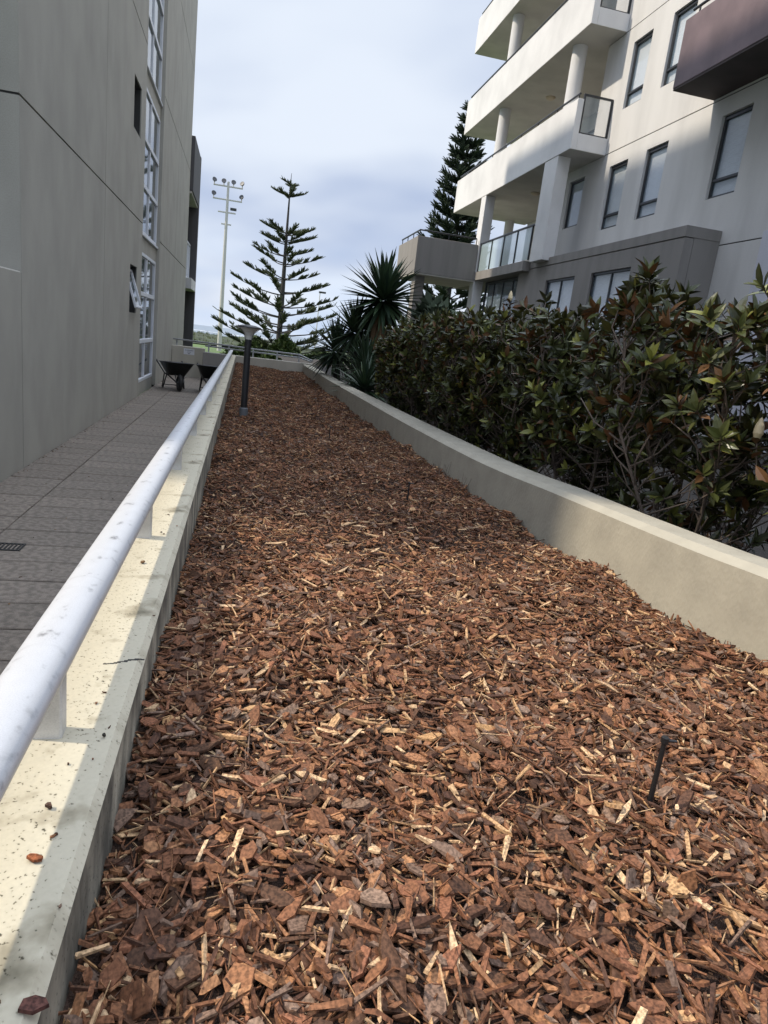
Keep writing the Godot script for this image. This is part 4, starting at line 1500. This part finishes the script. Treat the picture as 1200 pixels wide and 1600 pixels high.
func build_dense_pine(at: Vector3) -> void:
	var r := thing("norfolk_pine", "dense dark Norfolk pine half hidden behind the white balconies", "tree", at, 0.0, "norfolk pines")
	var h := 15.6 - at.y
	var t := MB.new()
	t.tube([Vector3(0, -0.3, 0), Vector3(0.02, h * 0.5, 0), Vector3(0.0, h, 0)], [0.30, 0.19, 0.02], 10)
	part("trunk", t.mesh(), M.bark, r)
	var rope := needle_rope()
	for ti in 22:
		var f0 := ti / 21.0
		var y0 := lerpf(2.0, h - 0.4, f0)
		var reach := lerpf(3.1, 0.25, pow(f0, 1.35))
		if f0 < 0.4:
			reach *= 0.92
		var where := []
		var cols := []
		var limbs := MB.new()
		var phase := rng.randf() * TAU
		for k in 7:
			var a := phase + TAU * (k + rng.randf_range(-0.2, 0.2)) / 7.0
			var o := Vector3(cos(a), 0, sin(a))
			var side := Vector3(-sin(a), 0, cos(a))
			var len := reach * rng.randf_range(0.85, 1.05)
			var pts := []
			var rr := []
			for q in 5:
				var f := q / 4.0
				pts.append(o * len * f + Vector3(0, y0 + len * (0.06 * f + 0.34 * f * f), 0))
				rr.append(lerpf(0.05, 0.014, f))
			limbs.tube(pts, rr, 5, false)
			var clothed := 0.85 if f0 > 0.3 else 0.55
			var n := int(50 * len * clothed) + 8
			for q in n:
				var f := lerpf(1.0 - clothed, 1.0, (q + rng.randf()) / n)
				var i0 := mini(int(f * 4.0), 3)
				var p: Vector3 = pts[i0].lerp(pts[i0 + 1], f * 4.0 - i0)
				var d := (o * rng.randf_range(0.3, 0.8) + side * rng.randf_range(-0.9, 0.9) + Vector3.UP * rng.randf_range(0.2, 0.95)).normalized()
				var l := rng.randf_range(0.4, 0.75)
				var up := d.cross(side).normalized()
				where.append(Transform3D(Basis(d * l, up * l * 1.5, d.cross(up).normalized() * l * 1.5), p))
				cols.append(Color(0.018, 0.030, 0.020).lerp(Color(0.055, 0.075, 0.040), pow(rng.randf(), 1.6)))
		var tier := part("branch_tier", limbs.mesh(), M.bark, r)
		many("needles", rope, M.needle, where, cols, tier)

# ------------------------------------------------------------------ far things
func far_bush(label: String, at: Vector3, size: Vector3, low: Color, high: Color, n: int, called := "coastal_shrub") -> void:
	var r := thing(called, label, "shrub", at, 0.0, "")
	var s := MB.new()
	for k in 5:
		var a := TAU * k / 5.0
		s.tube([Vector3(0, -0.2, 0), Vector3(cos(a) * size.x * 0.5, size.y * 0.6, sin(a) * size.z * 0.5)], [0.05, 0.015], 5)
	part("stems", s.mesh(), M.bark, r)
	var b := MB.new()
	for k in 6:
		var a := 2.4 * k
		var d := Vector3(cos(a), 0.7, sin(a)).normalized()
		var sd := d.cross(Vector3.UP).normalized() * 0.25
		b.col = Color.WHITE * (0.8 + 0.08 * k)
		b.quad(Vector3.ZERO, d * 0.55 + sd, d, d * 0.55 - sd)
	var where := []
	var cols := []
	for k in n:
		var d := Vector3(rng.randfn(), rng.randfn(), rng.randfn()).normalized()
		var rr := pow(rng.randf(), 0.4)
		var p := Vector3(d.x * size.x, absf(d.y) * size.y, d.z * size.z) * rr
		p.y *= 0.85 + 0.25 * sin(p.x * 2.6 + at.z) * cos(p.z * 1.9)
		where.append(Transform3D(Basis.from_euler(Vector3(rng.randfn(0, 0.5), rng.randf() * TAU, rng.randfn(0, 0.5))).scaled_local(Vector3.ONE * rng.randf_range(0.16, 0.34) * clampf(size.y, 0.5, 1.1)), p))
		cols.append(low.lerp(high, pow(rng.randf(), 1.4)))
	many("foliage", b.mesh(), M.needle, where, cols, r)

func build_far() -> void:
	# floodlight mast
	var at := Vector3(-1.9, -2.1, -60.0)
	var r := thing("floodlight_mast", "tall pale floodlight mast with six round lamps on two crossbars", "floodlight", at)
	var b := MB.new()
	var h := 11.3 - at.y
	b.tube([Vector3(0, -0.3, 0), Vector3(0, h * 0.5, 0), Vector3(0, h, 0)], [0.20, 0.15, 0.09], 12)
	part("mast", b.mesh(), M.galvanised, r)
	var bars := [[h - 0.35, 1.15], [h - 1.35, 1.15], [h - 2.3, 0.7], [h - 3.2, 0.4]]
	for q in bars:
		var c := MB.new()
		c.box(Vector3(-q[1], q[0] - 0.05, -0.06), Vector3(q[1], q[0] + 0.05, 0.06), 0.01)
		part("crossbar", c.mesh(), M.galvanised, r)
	var lamp := MB.new()
	lamp.lathe(Vector3.ZERO, [Vector2(0.0, -0.17), Vector2(0.10, -0.15), Vector2(0.22, -0.02), Vector2(0.26, 0.10), Vector2(0.24, 0.115), Vector2(0.0, 0.10)], 18)
	var lm := lamp.mesh()
	for q in [[-1.1, 0, 0.5], [-0.35, 0, -0.1], [0.40, 0, 0.1], [1.1, 0, -0.6], [-1.1, 1, 0.3], [1.1, 1, -0.5]]:
		var y: float = bars[q[1]][0] + 0.34
		part("lamp_head", lm, M.lamp_shell, r, Transform3D(Basis.from_euler(Vector3(1.15, q[2], 0)).scaled_local(Vector3.ONE * 0.74), Vector3(q[0], y, 0.05)))
		var st := MB.new()
		st.tube([Vector3(q[0], y - 0.3, 0), Vector3(q[0], y - 0.1, 0)], [0.04, 0.04], 6)
		part("lamp_bracket", st.mesh(), M.galvanised, r)
	var bx := MB.new()
	bx.box(Vector3(0.25, h - 2.1, -0.1), Vector3(0.75, h - 1.9, 0.1), 0.02)
	part("control_box", bx.mesh(), M.lamp_shell, r)
	var p := thing("thin_light_pole", "very thin distant pole with a small head right of the open pine", "pole", Vector3(6.15, -2.0, -60.0))
	var pb := MB.new()
	pb.tube([Vector3(0, -0.3, 0), Vector3(0.05, 5.8, 0)], [0.055, 0.035], 6)
	part("pole", pb.mesh(), M.galvanised, p)
	var ph := MB.new()
	ph.box(Vector3(-0.05, 5.78, -0.12), Vector3(0.55, 5.93, 0.12), 0.03)
	part("lamp_head", ph.mesh(), M.lamp_shell, p)
	var g0 := Color(0.028, 0.045, 0.015)
	var g1 := Color(0.10, 0.135, 0.04)
	far_bush("yellowish green coastal shrub at the foot of the open pine, left side", Vector3(0.6, -2.1, -43.0), Vector3(1.8, 1.65, 1.2), g0, g1, 1500)
	far_bush("rounded coastal shrub right at the open pine's trunk", Vector3(2.6, -2.1, -42.0), Vector3(1.6, 1.85, 1.1), g0, g1, 1400)
	far_bush("long low coastal shrub right of the open pine", Vector3(4.4, -2.1, -44.0), Vector3(2.3, 1.3, 1.2), g0, Color(0.08, 0.12, 0.04), 1500)
	far_bush("flat coastal shrub behind the far planter corner", Vector3(3.2, -2.0, -34.0), Vector3(1.9, 0.95, 1.0), g0, g1, 700)
	far_bush("silver green bush below the box balcony", Vector3(4.3, -1.1, -14.6), Vector3(0.85, 2.95, 0.8), Color(0.06, 0.085, 0.055), Color(0.19, 0.23, 0.16), 900, "silver_bush")
	far_bush("dark leafy bush under the box balcony, behind the silver bush", Vector3(7.4, -1.6, -31.0), Vector3(1.6, 3.4, 1.4), Color(0.02, 0.035, 0.018), Color(0.05, 0.075, 0.03), 1300, "dark_bush")

# ------------------------------------------------------------------ small things
func build_small_things() -> void:
	# bollard lamp in the bed
	var at := Vector3(0.054, mulch_y(0.054, -6.95), -6.95)
	var r := thing("bollard_lamp", "black bollard lamp with a flared pale lens, standing in the mulch", "lamp", at)
	r.scale = Vector3.ONE * 1.08
	var b := MB.new()
	b.lathe(Vector3.ZERO, [Vector2(0.030, 0.06), Vector2(0.030, 0.70), Vector2(0.030, 0.705), Vector2(0.0, 0.705)], 20)
	part("post", b.mesh(), M.black, r)
	var s := MB.new()
	s.lathe(Vector3.ZERO, [Vector2(0.040, -0.05), Vector2(0.040, 0.075), Vector2(0.034, 0.085)], 20)
	part("base_sleeve", s.mesh(), M.sleeve, r)
	var l := MB.new()
	l.lathe(Vector3.ZERO, [Vector2(0.030, 0.705), Vector2(0.034, 0.735), Vector2(0.050, 0.768), Vector2(0.080, 0.796), Vector2(0.106, 0.808)], 28)
	part("lens", l.mesh(), M.lens, r)
	var c := MB.new()
	c.lathe(Vector3.ZERO, [Vector2(0.0, 0.808), Vector2(0.107, 0.808), Vector2(0.110, 0.812), Vector2(0.107, 0.819), Vector2(0.06, 0.832), Vector2(0.0, 0.836)], 28)
	part("cap", c.mesh(), M.black, r)
	for k in 3:
		var fin := MB.new()
		var a := TAU * k / 3.0 + 0.4
		var o := Vector3(cos(a), 0, sin(a))
		fin.tube([o * 0.033 + Vector3(0, 0.70, 0), o * 0.052 + Vector3(0, 0.762, 0), o * 0.107 + Vector3(0, 0.807, 0)], [0.003, 0.003, 0.003], 5)
		part("lens_rib", fin.mesh(), M.sleeve, r)
	# irrigation stakes
	var spikes := [[0.748, -0.885, 0.132, "black plastic irrigation stake with a T head, nearest the camera"], [0.947, -3.50, 0.112, "thin black irrigation stake in the middle of the bed"], [0.78, -5.70, 0.12, "thin black irrigation stake farthest from the camera"]]
	for q in spikes:
		var y := mulch_y(q[0], q[1])
		var k := thing("irrigation_stake", q[3], "stake", Vector3(q[0], y, q[1]), 0.0, "irrigation stakes in the mulch")
		var m := MB.new()
		m.tube([Vector3(0, -0.03, 0), Vector3(0, 0.02, 0), Vector3(0, q[2], 0)], [0.0058, 0.005, 0.0042], 8)
		part("shaft", m.mesh(), M.black, k)
		var hd := MB.new()
		hd.tube([Vector3(0, q[2] - 0.003, 0), Vector3(0, q[2] + 0.007, 0)], [0.0068, 0.0068], 8)
		hd.tube([Vector3(-0.004, q[2] + 0.002, 0), Vector3(0.021, q[2] + 0.001, 0.004)], [0.0042, 0.0025], 6)
		part("head", hd.mesh(), M.black, k)
	# loose chips that lie on the left coping
	var bits := [[-0.205, -0.742, 0.021, Color(0.36, 0.12, 0.05), "orange brick red bark chip lying alone on the sunlit coping"], [-0.215, -0.835, 0.012, Color(0.12, 0.07, 0.05), "small dark brown bark chip on the coping beside the handrail"], [-0.228, -1.83, 0.016, Color(0.26, 0.16, 0.08), "pale brown curled chip on the coping between two posts"], [-0.155, -0.55, 0.03, Color(0.13, 0.055, 0.045), "dark red bark flake at the coping's near edge"], [-0.175, -1.00, 0.008, Color(0.05, 0.045, 0.04), "tiny black speck of bark on the shaded coping strip"]]
	for q in bits:
		var m := MB.new()
		chip(m, Transform3D(), q[2], q[2] * 0.65, 0.004, 6, q[3])
		single("loose_chip", m.mesh(), M.chip, q[4], "bark chip", "loose chips on the coping", Transform3D(Basis(Vector3.UP, rng.randf() * TAU), Vector3(q[0], coping_y(q[1]) + 0.005, q[1])))
	# crumbs of bark swept onto the coping, and grit along the foot of the building
	var cr := MB.new()
	for k in 46:
		var z := -0.5 - 9.0 * pow(rng.randf(), 1.6)
		var x := rng.randf_range(-0.22, -0.155)
		chip(cr, Transform3D(Basis.from_euler(Vector3(0, rng.randf() * TAU, 0)), Vector3(x, coping_y(z) + 0.002, z)), rng.randf_range(0.003, 0.011), rng.randf_range(0.002, 0.005), 0.002, 5, bark_colour(0.1))
	var cro := setting("bark_crumbs", cr.mesh(), M.chip)
	cro.set_meta("kind", "stuff")
	var gt := MB.new()
	for k in 420:
		var z := -1.0 - 18.0 * rng.randf()
		var x: float = FACE_L + 0.02 + 0.10 * pow(rng.randf(), 2.0) if rng.randf() < 0.6 else rng.randf_range(FACE_L, -0.45)
		chip(gt, Transform3D(Basis.from_euler(Vector3(0, rng.randf() * TAU, 0)), Vector3(x, PATH_Y + 0.003, z)), rng.randf_range(0.006, 0.028), rng.randf_range(0.004, 0.014), 0.004, 5, bark_colour(0.1) * 0.6)
	var gto := setting("path_litter", gt.mesh(), M.chip)
	gto.set_meta("kind", "stuff")
	# drain grate in the footpath
	var g := thing("drain_grate", "rectangular dark metal drain grate set in the footpath", "grate", Vector3(-1.40, PATH_Y + 0.004, -4.46))
	var fr := MB.new()
	fr.box(Vector3(-0.11, -0.004, -0.07), Vector3(0.11, 0.004, -0.058), 0.001)
	fr.box(Vector3(-0.11, -0.004, 0.058), Vector3(0.11, 0.004, 0.07), 0.001)
	fr.box(Vector3(-0.11, -0.004, -0.058), Vector3(-0.098, 0.004, 0.058), 0.001)
	fr.box(Vector3(0.098, -0.004, -0.058), Vector3(0.11, 0.004, 0.058), 0.001)
	part("frame", fr.mesh(), M.grate, g)
	for k in 8:
		var m := MB.new()
		var x := -0.085 + 0.0243 * k
		m.box(Vector3(x - 0.004, -0.004, -0.058), Vector3(x + 0.004, 0.003, 0.058))
		part("bar", m.mesh(), M.grate, g)
	# dry sprigs of weed against the right wall
	var sp := [[1.44, -4.45, 0.17, "tall dry weed sprig against the right planter wall"], [1.45, -4.0, 0.15, "thin dry weed sprig nearer along the right planter wall"], [1.46, -1.55, 0.08, "short dry weed sprig at the right frame edge"], [1.40, -7.6, 0.12, "dry weed sprig far along the right planter wall"]]
	for q in sp:
		var m := MB.new()
		for k in 7:
			var o := Vector3(rng.randfn(0, 0.3), 1.0, rng.randfn(0, 0.35)).normalized()
			var p0 := Vector3(rng.randfn(0, 0.012), -0.03, rng.randfn(0, 0.02))
			var p1: Vector3 = p0 + o * q[2] * rng.randf_range(0.5, 1.0)
			m.tube([p0, p0.lerp(p1, 0.5) + Vector3(rng.randfn(0, 0.006), 0, rng.randfn(0, 0.006)), p1], [0.0022, 0.0018, 0.0012], 4, false)
		single("weed_sprig", m.mesh(), M.stem, q[3], "weed", "dry weed sprigs", Transform3D(Basis(), Vector3(q[0], mulch_y(q[0], q[1]), q[1])))
